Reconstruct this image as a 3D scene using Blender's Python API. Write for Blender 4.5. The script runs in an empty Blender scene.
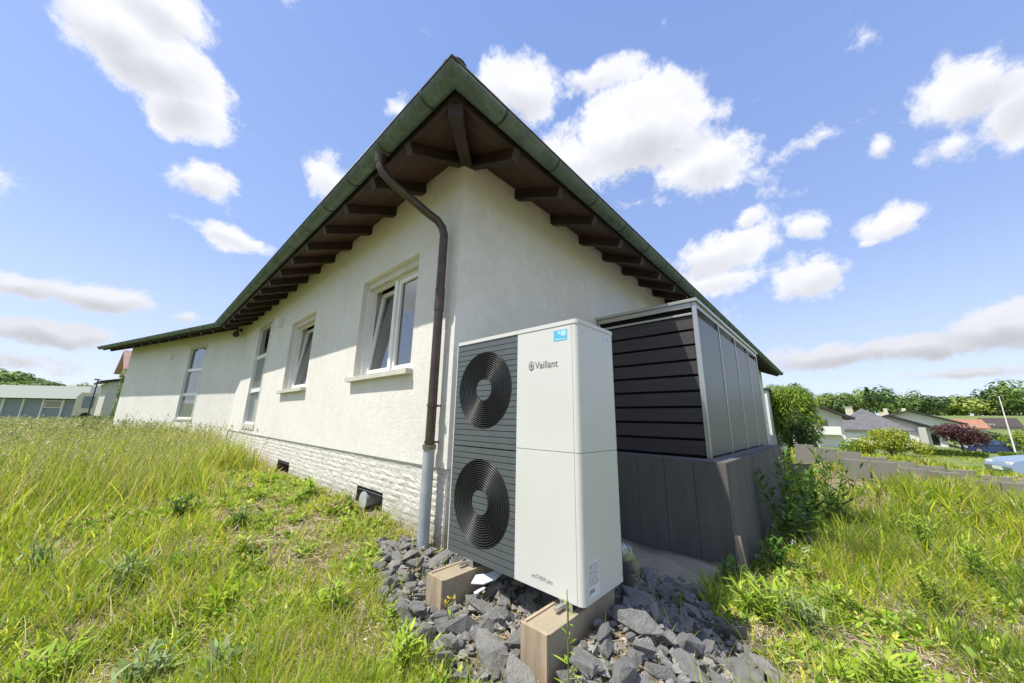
import bpy, bmesh, math, random
import numpy as np
from mathutils import Vector, Matrix, Euler

random.seed(7); rng = np.random.default_rng(7)
scene = bpy.context.scene
COL = scene.collection
PI = math.pi

# ------------------------------------------------------------------ camera
F = 341.848
R = np.array([[0.67934876, -0.17608887, -0.71237488],
              [-0.73359425, -0.13912994, -0.66519346],
              [0.01802049, 0.97449247, -0.22369553]])
cam = bpy.data.cameras.new('camera'); cam.lens = F / 1024 * 36; cam.sensor_width = 36
cam.clip_start = 0.05; cam.clip_end = 5000
camo = bpy.data.objects.new('camera', cam); COL.objects.link(camo)
camo.matrix_world = Matrix(R.tolist()).to_4x4()
scene.camera = camo

def ray(px, py):
    return R @ np.array([px - 512, -(py - 341.5), -F])
def at(px, py, depth):
    return ray(px, py) * depth / F

# ------------------------------------------------------------------ objects
def link(o, parent=None):
    COL.objects.link(o)
    if parent is not None:
        o.parent = parent
    return o
def empty(name, loc=(0, 0, 0), rz=0):
    o = bpy.data.objects.new(name, None); o.location = loc; o.rotation_euler = (0, 0, rz)
    o.empty_display_size = .2
    return link(o)
def tag(o, label=None, cat=None, group=None, kind=None):
    if label: o['label'] = label
    if cat: o['category'] = cat
    if group: o['group'] = group
    if kind: o['kind'] = kind
    return o
def copy_tree(o, parent=None):
    c = o.copy(); COL.objects.link(c)
    if parent is not None: c.parent = parent
    for ch in list(o.children): copy_tree(ch, c)
    return c

class MB:
    """collects shapes of one part"""
    def __init__(s): s.v = []; s.f = []; s.m = []; s.smooth = []
    def add(s, vs, fs, mi=0, sm=False):
        b = len(s.v); s.v += [tuple(map(float, p)) for p in vs]
        for f in fs: s.f.append([b + i for i in f]); s.m.append(mi); s.smooth.append(sm)
    def box(s, a, b, mi=0):
        x0, y0, z0 = [min(a[i], b[i]) for i in range(3)]; x1, y1, z1 = [max(a[i], b[i]) for i in range(3)]
        s.add([(x0,y0,z0),(x1,y0,z0),(x1,y1,z0),(x0,y1,z0),(x0,y0,z1),(x1,y0,z1),(x1,y1,z1),(x0,y1,z1)],
              [(0,3,2,1),(4,5,6,7),(0,1,5,4),(1,2,6,5),(2,3,7,6),(3,0,4,7)], mi)
    def obox(s, c, ax, ay, az, mi=0):
        c = Vector(c); ax = Vector(ax); ay = Vector(ay); az = Vector(az)
        vs = [c + ax*i + ay*j + az*k for k in (-1, 1) for i, j in ((-1,-1),(1,-1),(1,1),(-1,1))]
        s.add(vs, [(0,3,2,1),(4,5,6,7),(0,1,5,4),(1,2,6,5),(2,3,7,6),(3,0,4,7)], mi)
    def bar(s, p, q, w, h, up=(0, 0, 1), mi=0):
        p = Vector(p); q = Vector(q); d = (q - p); L = d.length; d.normalize()
        sd = d.cross(Vector(up)); sd.normalize(); u = sd.cross(d)
        s.obox((p + q) / 2, d * L / 2, sd * w / 2, u * h / 2, mi)
    def prism(s, poly, fn, t0, t1, mi=0, sm=False):
        """poly 2D list, fn(a,b,t)->xyz"""
        n = len(poly)
        vs = [fn(a, b, t0) for a, b in poly] + [fn(a, b, t1) for a, b in poly]
        s.add(vs, [list(range(n))[::-1], list(range(n, 2 * n))], mi)
        s.add(vs, [(i, (i + 1) % n, n + (i + 1) % n, n + i) for i in range(n)], mi, sm)
    def tube(s, pts, r, n=12, caps=True, mi=0, closed=False):
        pts = [Vector(p) for p in pts]; rs = r if isinstance(r, (list, tuple)) else [r] * len(pts)
        N = len(pts); vs = []; ref = None
        for i, p in enumerate(pts):
            if closed: t = pts[(i + 1) % N] - pts[i - 1]
            else: t = pts[min(i + 1, N - 1)] - pts[max(i - 1, 0)]
            t.normalize()
            if ref is None:
                ref = Vector((0, 0, 1)) if abs(t.z) < .9 else Vector((1, 0, 0))
            sd = t.cross(ref); sd.normalize(); u = sd.cross(t); ref = u.copy()
            for k in range(n):
                a = 2 * PI * k / n
                vs.append(p + (sd * math.cos(a) + u * math.sin(a)) * rs[i])
        fs = []
        for i in range(N if closed else N - 1):
            j = (i + 1) % N
            for k in range(n):
                fs.append((i*n+k, i*n+(k+1)%n, j*n+(k+1)%n, j*n+k))
        s.add(vs, fs, mi, True)
        if caps and not closed:
            s.add(vs[:n], [list(range(n))[::-1]], mi); s.add(vs[-n:], [list(range(n))], mi)
    def build(s, name, mats, parent=None, bevel=0, merge=False):
        me = bpy.data.meshes.new(name); me.from_pydata(s.v, [], s.f)
        if not isinstance(mats, (list, tuple)): mats = [mats]
        for m in mats: me.materials.append(m)
        me.polygons.foreach_set('material_index', s.m); me.polygons.foreach_set('use_smooth', s.smooth)
        bm = bmesh.new(); bm.from_mesh(me)
        if merge: bmesh.ops.remove_doubles(bm, verts=bm.verts, dist=1e-4)
        bmesh.ops.recalc_face_normals(bm, faces=bm.faces)
        if bevel:
            bmesh.ops.bevel(bm, geom=[e for e in bm.edges if len(e.link_faces) == 2 and e.calc_face_angle(0) > .5],
                            offset=bevel, segments=2, affect='EDGES', profile=.7, clamp_overlap=True)
        bm.to_mesh(me); bm.free(); me.update()
        return link(bpy.data.objects.new(name, me), parent)

# ------------------------------------------------------------------ materials
def new_mat(name):
    m = bpy.data.materials.new(name); m.use_nodes = True
    nt = m.node_tree; b = nt.nodes['Principled BSDF']
    return m, nt, b
def nd(nt, t, **kw):
    n = nt.nodes.new(t)
    for k, v in kw.items():
        if k in n.inputs: n.inputs[k].default_value = v
        else: setattr(n, k, v)
    return n
def noise(nt, vec, scale, detail=4, rough=.55, dist=0):
    n = nt.nodes.new('ShaderNodeTexNoise'); n.inputs['Scale'].default_value = scale
    n.inputs['Detail'].default_value = detail; n.inputs['Roughness'].default_value = rough
    n.inputs['Distortion'].default_value = dist
    if vec is not None: nt.links.new(vec, n.inputs['Vector'])
    return n.outputs['Fac']
def ramp(nt, fac, stops):
    r = nt.nodes.new('ShaderNodeValToRGB'); e = r.color_ramp.elements
    while len(e) > 1: e.remove(e[-1])
    e[0].position = stops[0][0]; e[0].color = (*stops[0][1], 1)
    for p, c in stops[1:]:
        x = e.new(p); x.color = (*c, 1)
    nt.links.new(fac, r.inputs['Fac']); return r.outputs['Color']
def objvec(nt, scale=(1, 1, 1)):
    t = nt.nodes.new('ShaderNodeTexCoord'); m = nt.nodes.new('ShaderNodeMapping')
    nt.links.new(t.outputs['Object'], m.inputs['Vector']); m.inputs['Scale'].default_value = scale
    return m.outputs['Vector']
def bump(nt, b, h, strength=.3, dist=.01):
    n = nt.nodes.new('ShaderNodeBump'); n.inputs['Strength'].default_value = strength
    n.inputs['Distance'].default_value = dist
    nt.links.new(h, n.inputs['Height']); nt.links.new(n.outputs['Normal'], b.inputs['Normal'])
def mixc(nt, fac, a, b, mode='MIX'):
    n = nt.nodes.new('ShaderNodeMix'); n.data_type = 'RGBA'; n.blend_type = mode
    for sock, val in ((n.inputs[0], fac), (n.inputs[6], a), (n.inputs[7], b)):
        if isinstance(val, (int, float)): sock.default_value = val
        elif isinstance(val, tuple): sock.default_value = (*val, 1) if len(val) == 3 else val
        else: nt.links.new(val, sock)
    return n.outputs[2]
def simple(name, col, rough=.6, metal=0, var=.12, scale=8, bmp=0, bscale=60, bdist=.004, stretch=(1, 1, 1), spec=.5):
    m, nt, b = new_mat(name); v = objvec(nt, stretch)
    c0 = tuple(max(0, c * (1 - var)) for c in col); c1 = tuple(min(1, c * (1 + var)) for c in col)
    f = noise(nt, v, scale, 6, .6)
    nt.links.new(ramp(nt, f, [(.3, c0), (.7, c1)]), b.inputs['Base Color'])
    b.inputs['Roughness'].default_value = rough; b.inputs['Metallic'].default_value = metal
    b.inputs['Specular IOR Level'].default_value = spec
    if bmp: bump(nt, b, noise(nt, v, bscale, 5, .6), bmp, bdist)
    return m

def plaster_mat():
    m, nt, b = new_mat('rendered_plaster'); v = objvec(nt)
    big = noise(nt, v, 1.1, 5, .6); mid = noise(nt, v, 9, 5, .6)
    c = ramp(nt, big, [(.3, (.675, .645, .585)), (.5, (.75, .725, .67)), (.72, (.78, .765, .725))])
    c = mixc(nt, .35, c, ramp(nt, mid, [(.3, (.64, .60, .53)), (.65, (.81, .785, .73))]))
    vs = objvec(nt, (1.3, 1.3, .25))
    st = noise(nt, vs, 3.2, 6, .65)
    c = mixc(nt, ramp(nt, st, [(.56, (0, 0, 0)), (.8, (.4, .4, .4))]), c, (.50, .47, .40))
    nt.links.new(c, b.inputs['Base Color']); b.inputs['Roughness'].default_value = .92
    h = nt.nodes.new('ShaderNodeMath'); h.operation = 'ADD'
    nt.links.new(noise(nt, v, 150, 3, .6), h.inputs[0]); nt.links.new(noise(nt, v, 26, 5, .65), h.inputs[1])
    bump(nt, b, h.outputs[0], .7, .008)
    return m
M = {}
M['plaster'] = plaster_mat()
M['plaster_grey'] = simple('neighbour_plaster', (.50, .48, .43), .9, var=.08, bmp=.2)
def plinth_mat():
    m, nt, b = new_mat('painted_split_stone'); v = objvec(nt)
    c = ramp(nt, noise(nt, v, 7, 7, .65), [(.3, (.50, .485, .44)), (.5, (.62, .60, .55)), (.7, (.68, .66, .62))])
    c = mixc(nt, ramp(nt, noise(nt, v, 2.2, 6, .7), [(.55, (0, 0, 0)), (.75, (.6, .6, .6))]), c, (.40, .37, .29))
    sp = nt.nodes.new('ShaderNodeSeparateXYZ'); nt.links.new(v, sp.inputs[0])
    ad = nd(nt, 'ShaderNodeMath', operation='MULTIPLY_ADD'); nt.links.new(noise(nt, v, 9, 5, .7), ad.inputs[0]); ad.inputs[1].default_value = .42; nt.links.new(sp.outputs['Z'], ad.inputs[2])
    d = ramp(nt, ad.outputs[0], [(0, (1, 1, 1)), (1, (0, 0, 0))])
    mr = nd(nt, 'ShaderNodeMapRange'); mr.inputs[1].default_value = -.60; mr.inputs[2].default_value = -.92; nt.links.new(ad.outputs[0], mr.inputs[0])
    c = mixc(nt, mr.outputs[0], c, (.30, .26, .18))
    nt.links.new(c, b.inputs['Base Color']); b.inputs['Roughness'].default_value = .92
    bump(nt, b, noise(nt, v, 45, 6, .65), .9, .012); return m
M['plinth_old'] = simple('painted_split_stone', (.58, .565, .52), .9, var=.2, scale=7, bmp=.8, bscale=45, bdist=.012)
M['white'] = simple('window_plastic', (.80, .80, .77), .35, var=.03)
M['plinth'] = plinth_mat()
M['sill'] = simple('sill_stone', (.55, .53, .45), .75, var=.12, bmp=.2)
M['wood'] = simple('stained_wood', (.030, .016, .011), .6, var=.4, scale=5, bmp=.35, bscale=30, stretch=(1, 1, 1))
def board_mat(axis):
    m, nt, b = new_mat('soffit_boards_' + 'xy'[axis]); v = objvec(nt)
    sp = nt.nodes.new('ShaderNodeSeparateXYZ'); nt.links.new(v, sp.inputs[0])
    mu = nd(nt, 'ShaderNodeMath', operation='MULTIPLY'); nt.links.new(sp.outputs[axis], mu.inputs[0]); mu.inputs[1].default_value = 1 / .11
    fr = nd(nt, 'ShaderNodeMath', operation='FRACT'); nt.links.new(mu.outputs[0], fr.inputs[0])
    fl = nd(nt, 'ShaderNodeMath', operation='FLOOR'); nt.links.new(mu.outputs[0], fl.inputs[0])
    wn = nt.nodes.new('ShaderNodeTexWhiteNoise'); wn.noise_dimensions = '1D'; nt.links.new(fl.outputs[0], wn.inputs['W'])
    base = ramp(nt, wn.outputs['Value'], [(0, (.042, .019, .012)), (1, (.078, .036, .023))])
    g = noise(nt, objvec(nt, (1 if axis else 14, 14 if axis else 1, 1)), 3, 5)
    base = mixc(nt, .5, base, ramp(nt, g, [(.3, (.045, .021, .014)), (.7, (.10, .05, .032))]))
    line = ramp(nt, fr.outputs[0], [(0, (0, 0, 0)), (.05, (0, 0, 0)), (.1, (1, 1, 1)), (1, (1, 1, 1))])
    nt.links.new(mixc(nt, line, (.012, .007, .005), base), b.inputs['Base Color'])
    b.inputs['Roughness'].default_value = .6; bump(nt, b, line, .6, .008)
    return m
M['boards_x'] = board_mat(0); M['boards_y'] = board_mat(1)
def patina():
    m, nt, b = new_mat('green_copper_patina'); v = objvec(nt)
    n = noise(nt, v, 3.5, 7, .65); n2 = noise(nt, v, 22, 5, .7)
    c = ramp(nt, n, [(.3, (.06, .085, .075)), (.5, (.095, .155, .132)), (.7, (.18, .25, .22))])
    c = mixc(nt, .4, c, ramp(nt, n2, [(.35, (.065, .07, .06)), (.7, (.19, .25, .215))]))
    nt.links.new(c, b.inputs['Base Color']); b.inputs['Roughness'].default_value = .55; b.inputs['Metallic'].default_value = .25
    bump(nt, b, n2, .15, .004); return m
M['patina'] = patina()
M['joint'] = simple('dark_patina_seam', (.035, .05, .04), .6, .2, .2)
M['copper_dark'] = simple('weathered_brown_copper', (.085, .065, .052), .42, .55, .3, 9, .1)
M['standpipe'] = simple('painted_grey_standpipe', (.36, .385, .41), .5, .1, .15, 6, .1)
M['collar'] = simple('bronze_collar', (.22, .18, .13), .4, .6)
M['tile'] = simple('roof_tile', (.06, .045, .04), .7, var=.3)
M['pumpwhite'] = simple('powder_coated_white', (.60, .60, .56), .33, var=.03, scale=2)
M['slate'] = simple('slate_grey_plastic', (.088, .102, .106), .45, var=.08)
M['black'] = simple('black_plastic', (.012, .012, .013), .38, var=.2)
M['ring'] = simple('black_grille_wire', (.04, .042, .044), .34, var=.2)
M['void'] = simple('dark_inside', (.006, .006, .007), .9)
M['ink'] = simple('grey_printing_ink', (.10, .10, .10), .6, var=.02)
M['inklight'] = simple('pale_printing_ink', (.30, .31, .32), .6, var=.02)
M['blue'] = simple('cyan_sticker_film', (.10, .45, .68), .35, var=.05)
M['paper'] = simple('white_label_paper', (.70, .71, .72), .45, var=.02)
M['zinc'] = simple('zinc_steel', (.50, .50, .49), .35, .8, .12)
M['alu'] = simple('brushed_aluminium', (.50, .49, .45), .34, .85, .06, 3)
M['panel'] = simple('grey_panel_sheet', (.135, .145, .148), .4, .2, .06, 2)
M['slatdark'] = simple('anthracite_slat', (.044, .036, .038), .5, var=.2, scale=3, stretch=(1, .3, 6))
def concrete(name, col, var=.25, streak=True):
    m, nt, b = new_mat(name)
    v = objvec(nt); s = noise(nt, objvec(nt, (1, 1, .22)), 3, 6, .65)
    c = ramp(nt, s, [(.3, tuple(x * (1 - var) for x in col)), (.7, tuple(x * (1 + var) for x in col))])
    c = mixc(nt, .35, c, ramp(nt, noise(nt, v, 35, 5, .7), [(.3, tuple(x * .7 for x in col)), (.7, tuple(x * 1.35 for x in col))]))
    nt.links.new(c, b.inputs['Base Color']); b.inputs['Roughness'].default_value = .85
    bump(nt, b, noise(nt, v, 90, 5, .7), .35, .006); return m
M['lstone'] = concrete('anthracite_concrete', (.108, .101, .092), .34)
M['lcap'] = concrete('concrete_top', (.17, .16, .15), .15)
M['retain'] = concrete('grey_concrete_stone', (.205, .19, .165), .22)
M['footing'] = concrete('rough_footing_concrete', (.36, .31, .24), .3)
M['beam'] = concrete('sandy_beam_concrete', (.34, .28, .19), .2)
M['board'] = simple('formwork_wood', (.36, .28, .19), .75, var=.3, scale=6, bmp=.3, stretch=(3, 3, .5))
M['lath'] = simple('pale_lath_wood', (.40, .31, .20), .75, var=.2, scale=8)
def stone_mat():
    m, nt, b = new_mat('basalt_rubble'); v = objvec(nt)
    oi = nt.nodes.new('ShaderNodeObjectInfo')
    base = ramp(nt, oi.outputs['Random'], [(0, (.28, .272, .255)), (.5, (.36, .345, .315)), (.85, (.47, .45, .40)), (1, (.62, .56, .45))])
    n = noise(nt, v, 2.2, 7, .7)
    c = mixc(nt, .55, base, ramp(nt, n, [(.3, (.19, .188, .184)), (.55, (.38, .378, .362)), (.75, (.52, .50, .45))]))
    nt.links.new(c, b.inputs['Base Color']); b.inputs['Roughness'].default_value = .8
    bump(nt, b, noise(nt, v, 6, 8, .75), .8, .12); return m
M['stone'] = stone_mat()
def glass_mat(name, ior, base=(.012, .015, .017)):
    m, nt, b = new_mat(name); b.inputs['Base Color'].default_value = (*base, 1)
    b.inputs['Roughness'].default_value = .02; b.inputs['IOR'].default_value = ior
    b.inputs['Specular IOR Level'].default_value = .8
    return m
M['glass'] = glass_mat('window_glass', 2.3)
M['glass_curtain'] = glass_mat('window_glass_over_curtain', 1.9, (.13, .15, .15))
M['redtile'] = simple('red_clay_tiles', (.34, .20, .17), .8, var=.25, scale=2)
M['orangetile'] = simple('orange_clay_tiles', (.34, .16, .10), .8, var=.2, scale=2)
M['greyroof'] = simple('grey_roof_tiles', (.12, .115, .12), .7, var=.2, scale=1.5)
M['housewhite'] = simple('white_house_render', (.72, .71, .68), .9, var=.04)
M['greyclad'] = simple('blue_grey_cladding', (.20, .23, .25), .6, var=.06)
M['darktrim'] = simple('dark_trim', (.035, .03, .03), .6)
M['cream'] = simple('cream_paint', (.62, .56, .42), .6, var=.1)
M['bark'] = simple('bark', (.09, .065, .045), .9, var=.3, bmp=.5, scale=12)
M['carblue'] = simple('silver_blue_car_paint', (.30, .38, .46), .22, .45, .03)
M['cardark'] = simple('dark_blue_car_paint', (.04, .06, .11), .22, .4, .03)
M['tyre'] = simple('tyre_rubber', (.02, .02, .02), .85)
M['asphalt'] = simple('asphalt', (.06, .06, .06), .9, var=.15, bmp=.3)
M['foil'] = simple('silver_foil_wrap', (.42, .44, .47), .22, .85, .25, 12, .8, 25, .02)
M['plastic_strip'] = simple('white_plastic', (.72, .75, .80), .3, var=.03)

def leaf_mat(name, trans=.35, rough=.5):
    m, nt, b = new_mat(name)
    a = nt.nodes.new('ShaderNodeAttribute'); a.attribute_name = 'Col'
    nt.links.new(a.outputs['Color'], b.inputs['Base Color']); b.inputs['Roughness'].default_value = rough
    b.inputs['Specular IOR Level'].default_value = .22
    t = nt.nodes.new('ShaderNodeBsdfTranslucent'); nt.links.new(a.outputs['Color'], t.inputs['Color'])
    mx = nt.nodes.new('ShaderNodeMixShader'); mx.inputs[0].default_value = trans
    out = nt.nodes['Material Output']
    nt.links.new(b.outputs[0], mx.inputs[1]); nt.links.new(t.outputs[0], mx.inputs[2]); nt.links.new(mx.outputs[0], out.inputs[0])
    return m
M['grass'] = leaf_mat('grass_blade', .58)
M['leaf'] = leaf_mat('leaf', .35)
M['straw'] = leaf_mat('dry_straw', .2, .8)

# ------------------------------------------------------------------ terrain
CP = np.array([
 (2,2.9,-1.09),(2,3.8,-1.03),(2,4.4,-.99),(2,5.8,-1.0),(2,7.1,-1.02),(2,9,-1.03),(2,12,-1.0),(1,15,-1.0),(-1,20,-1.05),
 (1.6,2.3,-1.17),(1.6,1.7,-1.24),(1.6,1.25,-1.29),(2.4,1.6,-1.33),(1.95,1.05,-1.05),(2.2,1.05,-1.05),(1.72,1.05,-1.12),(2.2,.7,-1.27),(1.55,2.2,-1.13),(1.6,1.85,-1.16),(2.0,1.85,-1.13),(3,1.0,-1.42),(4.47,.95,-1.62),(4.47,1.5,-1.58),(4.4,2.2,-1.5),(3.2,2.2,-1.38),(2.6,.6,-1.42),
 (1.1,2.0,-1.26),(1,3,-1.2),(.9,4,-1.13),(1.2,6,-1.07),(.2,3,-1.34),(0,0,-1.5),(1,.5,-1.47),(2,-.5,-1.52),(3.5,0,-1.52),
 (5,-.5,-1.52),(6,.5,-1.6),(8,.5,-1.52),(7,-1.5,-1.5),(9.4,.6,-1.35),(9.5,-.5,-1.13),(9.5,-2.2,-1.27),(10.55,-.3,-.88),(10.55,-1.6,-1.0),(10.55,-2.8,-1.15),(12,.6,-.62),(12,-.8,-.72),(12,-2.6,-.95),(14,0,-.82),(14,-2.5,-1.1),(16,-1,-1.1),(14,-5,-1.35),(16,-4,-1.4),(10,-4.5,-1.4),(7.5,-2.2,-1.42),(12,2,-.9),
 (-1,4,-1.33),(-1,7,-1.15),(0,9,-1.08),(-3,10,-1.1),(-5,20,-1.05),(-3,-2,-1.55),(-4,4,-1.3),(14,3,-1.1),(20,1,-1.35),(22,-5,-1.75),(15,-5,-1.5),(24,-8,-1.8),(20,-3,-1.6),(12,-8,-1.7),
 (3,-5,-1.6),(30,-3,-2.1),(45,0,-2.3),(50,-12,-2.6),(-2,40,-1.0),(-12,60,-1.2),(-10,95,-1.3),(75,-10,-3.0),(-20,20,-1.2),(5,-25,-2.0),(60,40,-2),(40,80,-1.5)])
def gh(x, y, micro=True):
    x = np.atleast_1d(np.asarray(x, float)); y = np.atleast_1d(np.asarray(y, float))
    d2 = (x[:, None] - CP[None, :, 0])**2 + (y[:, None] - CP[None, :, 1])**2
    w = 1 / (d2 + .06)**1.7
    z = (w * CP[:, 2]).sum(1) / w.sum(1)
    r = np.hypot(x, y)
    t = np.clip((r - 120) / 120, 0, 1); z = z + 6.5 * t * t * (3 - 2 * t)
    z -= .13 * np.exp(-(((x - 1.85) / .22)**2 + ((y - 4.05) / .3)**2))
    if micro:
        k = np.clip(1 - r / 60, 0, 1)
        z += k * (.018 * np.sin(x * 5.1 + 1.3 * np.sin(y * 3.7)) * np.sin(y * 4.3 + x) + .008 * np.sin(x * 17 + y * 9) * np.sin(y * 21 - x * 5))
    return z
def g1(x, y): return float(gh([x], [y])[0])

def ground():
    n = 300; a = 7.0; c = .95
    u = np.linspace(-1, 1, n)
    X = 3.0 + c * np.sinh(a * u) * 1.15; Y = 3.2 + c * np.sinh(a * u) * 1.15
    gx, gy = np.meshgrid(X, Y, indexing='ij'); fx = gx.ravel(); fy = gy.ravel()
    z = np.concatenate([gh(fx[i:i+20000], fy[i:i+20000]) for i in range(0, len(fx), 20000)])
    co = np.stack([fx, fy, z], 1)
    i = np.arange(n - 1); ii, jj = np.meshgrid(i, i, indexing='ij'); k = (ii * n + jj).ravel()
    q = np.stack([k, k + n, k + n + 1, k + 1], 1)
    me = bpy.data.meshes.new('ground'); me.vertices.add(len(co)); me.vertices.foreach_set('co', co.ravel())
    me.loops.add(q.size); me.loops.foreach_set('vertex_index', q.ravel())
    me.polygons.add(len(q)); me.polygons.foreach_set('loop_start', np.arange(len(q)) * 4)
    me.polygons.foreach_set('use_smooth', np.ones(len(q), bool))
    me.update(calc_edges=True)
    m, nt, b = new_mat('soil_and_litter'); v = objvec(nt)
    f = noise(nt, v, 1.3, 6, .65); f2 = noise(nt, v, 28, 6, .75); f3 = noise(nt, v, 110, 4, .7)
    soil = ramp(nt, f2, [(.3, (.075, .055, .038)), (.5, (.17, .13, .09)), (.7, (.34, .28, .19))])
    lit = ramp(nt, f3, [(.38, (.10, .075, .045)), (.6, (.50, .42, .26))])
    c = mixc(nt, .45, soil, lit)
    c = mixc(nt, ramp(nt, f, [(.5, (0, 0, 0)), (.7, (.45, .45, .45))]), c, ramp(nt, f2, [(.35, (.07, .10, .025)), (.65, (.22, .23, .08))]))
    geo = nt.nodes.new('ShaderNodeNewGeometry'); ln = nd(nt, 'ShaderNodeVectorMath', operation='LENGTH')
    nt.links.new(geo.outputs['Position'], ln.inputs[0])
    mr = nd(nt, 'ShaderNodeMapRange'); mr.inputs[1].default_value = 9; mr.inputs[2].default_value = 18
    nt.links.new(ln.outputs['Value'], mr.inputs[0])
    lawn = ramp(nt, noise(nt, v, .8, 6, .7), [(.3, (.10, .14, .03)), (.7, (.20, .24, .06))])
    c = mixc(nt, mr.outputs[0], c, lawn)
    nt.links.new(c, b.inputs['Base Color']); b.inputs['Roughness'].default_value = .95
    bump(nt, b, f2, .8, .03)
    me.materials.append(m)
    tag(link(bpy.data.objects.new('ground', me)), kind='structure')
ground()

# ------------------------------------------------------------------ the house
XW, YW = 2.0, 2.645           # wall planes
XE, YE = 1.25, 1.86           # gutter centre lines
ZG = 2.70                      # gutter rim
SL = .45                       # roof slope
TB = math.tan(math.radians(16.64 / 2))
D = Vector((-.2863, .9581, 0)); NW = Vector((.9581, .2863, 0))   # wing direction, inward normal
YC = 13.57
def bend(x): return Vector((x, YC + (x - XW) * TB, 0))   # where an offset of the long wall meets the wing
def zs(o): return 2.60 + SL * (o - .09)                    # soffit height at offset o in from gutter centre
XB = 23.4                      # end of the roof on the right
house = empty('bungalow', (XW, YW, -1.1))
tag(house, 'white rendered bungalow with dark timber eaves and green copper gutter', 'house')
def hb(mb, name, mats, parent=house, **kw):
    o = mb.build(name, mats, parent, **kw)
    o.matrix_parent_inverse = Matrix.Translation(-house.location) if parent is house else Matrix.Identity(4)
    return o

def wall_holes(mb, P, d, L, z0, z1, holes, depth, inn):
    """outer skin of a wall with openings and their reveals; P origin, d direction, inn inward normal"""
    P = Vector(P); d = Vector(d); inn = Vector(inn)
    S = sorted({0, L, *[h[0] for h in holes], *[h[1] for h in holes]})
    Z = sorted({z0, z1, *[h[2] for h in holes], *[h[3] for h in holes]})
    pt = lambda s, z, t=0: P + d * s + Vector((0, 0, z)) + inn * t
    for i in range(len(S) - 1):
        for j in range(len(Z) - 1):
            sc, zc = (S[i] + S[i+1]) / 2, (Z[j] + Z[j+1]) / 2
            if any(h[0] < sc < h[1] and h[2] < zc < h[3] for h in holes): continue
            mb.add([pt(S[i], Z[j]), pt(S[i+1], Z[j]), pt(S[i+1], Z[j+1]), pt(S[i], Z[j+1])], [(0, 1, 2, 3)])
    for a, b, c, e in holes:
        for (s0, q0), (s1, q1) in (((a, c), (b, c)), ((b, c), (b, e)), ((b, e), (a, e)), ((a, e), (a, c))):
            mb.add([pt(s0, q0), pt(s1, q1), pt(s1, q1, depth), pt(s0, q0, depth)], [(0, 1, 2, 3)])

ZP = -.445
holesA = [(3.42 - YW, 4.93 - YW, .53, 1.96), (6.95 - YW, 8.42 - YW, .50, 1.96), (10.3 - YW, 11.64 - YW, -.22, 2.46)]
holesW = [(2.36, 3.58, -.16, 2.42)]
LW = 8.95
w = MB()
wall_holes(w, (XW, YW, 0), (0, 1, 0), YC - YW, ZP, 3.0, holesA, .30, (1, 0, 0))
w.add([(XW, YW, ZP), (XW, YC, ZP), (XW + .06, YC, ZP), (XW + .06, YW + .06, ZP)], [(0, 1, 2, 3)])
hb(w, 'wall', M['plaster'])
w = MB(); wall_holes(w, (XW, YC, 0), D, LW, -1.4, 3.0, holesW, .30, NW)
e = Vector((XW, YC, 0)) + D * LW
w.add([e + Vector((0, 0, -1.4)), e + NW * 7 + Vector((0, 0, -1.4)), e + NW * 7 + Vector((0, 0, 3)), e + Vector((0, 0, 3))], [(0, 1, 2, 3)])
hb(w, 'wall', M['plaster'])
w = MB(); wall_holes(w, (XW, YW, 0), (1, 0, 0), 20.6, ZP, 3.0, [], .3, (0, 1, 0))
w.add([(22.6, YW, -1.8), (22.6, 12, -1.8), (22.6, 12, 3), (22.6, YW, 3)], [(0, 1, 2, 3)])
w.add([(XW, YW, ZP), (22.6, YW, ZP), (22.6, YW + .06, ZP), (XW + .06, YW + .06, ZP)], [(0, 1, 2, 3)])
hb(w, 'wall', M['plaster'])
# plinth of split painted stone, with two cellar openings
def plinth(P, d, inn, L, z0, z1, holes, name='plinth'):
    mb = MB(); P = Vector(P); d = Vector(d); inn = Vector(inn); rows = 13; hh = (z1 - z0) / rows
    for r in range(rows):
        s = -random.uniform(0, .2)
        while s < L:
            l = random.uniform(.14, .30); a, b = max(0, s), min(L, s + l); s += l
            za, zb = z0 + r * hh, z0 + (r + 1) * hh
            if b - a < .02: continue
            segs = [(a, b)]
            for h0, h1, hz0, hz1 in holes:
                if zb > hz0 + .01 and za < hz1 - .01:
                    ns = []
                    for p, q in segs:
                        if q <= h0 or p >= h1: ns.append((p, q)); continue
                        if p < h0: ns.append((p, h0))
                        if q > h1: ns.append((h1, q))
                    segs = ns
            for p, q in segs:
                nu = 5; nv = 3; vs = []
                off = random.uniform(.006, .012)
                for j in range(nv + 1):
                    for i in range(nu + 1):
                        ed = i in (0, nu) or j in (0, nv)
                        o = .013 if ed else off + random.uniform(-.0035, .004)
                        vs.append(P + d * (p + (q - p) * i / nu) + Vector((0, 0, za + (zb - za) * j / nv)) + inn * (o - .004))
                mb.add(vs, [(j*(nu+1)+i, j*(nu+1)+i+1, (j+1)*(nu+1)+i+1, (j+1)*(nu+1)+i) for j in range(nv) for i in range(nu)])
    mb2 = MB()
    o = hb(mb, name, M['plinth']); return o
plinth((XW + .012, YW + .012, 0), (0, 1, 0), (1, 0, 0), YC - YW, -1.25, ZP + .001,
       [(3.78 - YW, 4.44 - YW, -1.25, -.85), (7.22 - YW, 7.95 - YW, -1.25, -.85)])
plinth((XW + .012, YW + .012, 0), (1, 0, 0), (0, 1, 0), 20.5, -1.75, ZP + .001, [])
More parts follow.
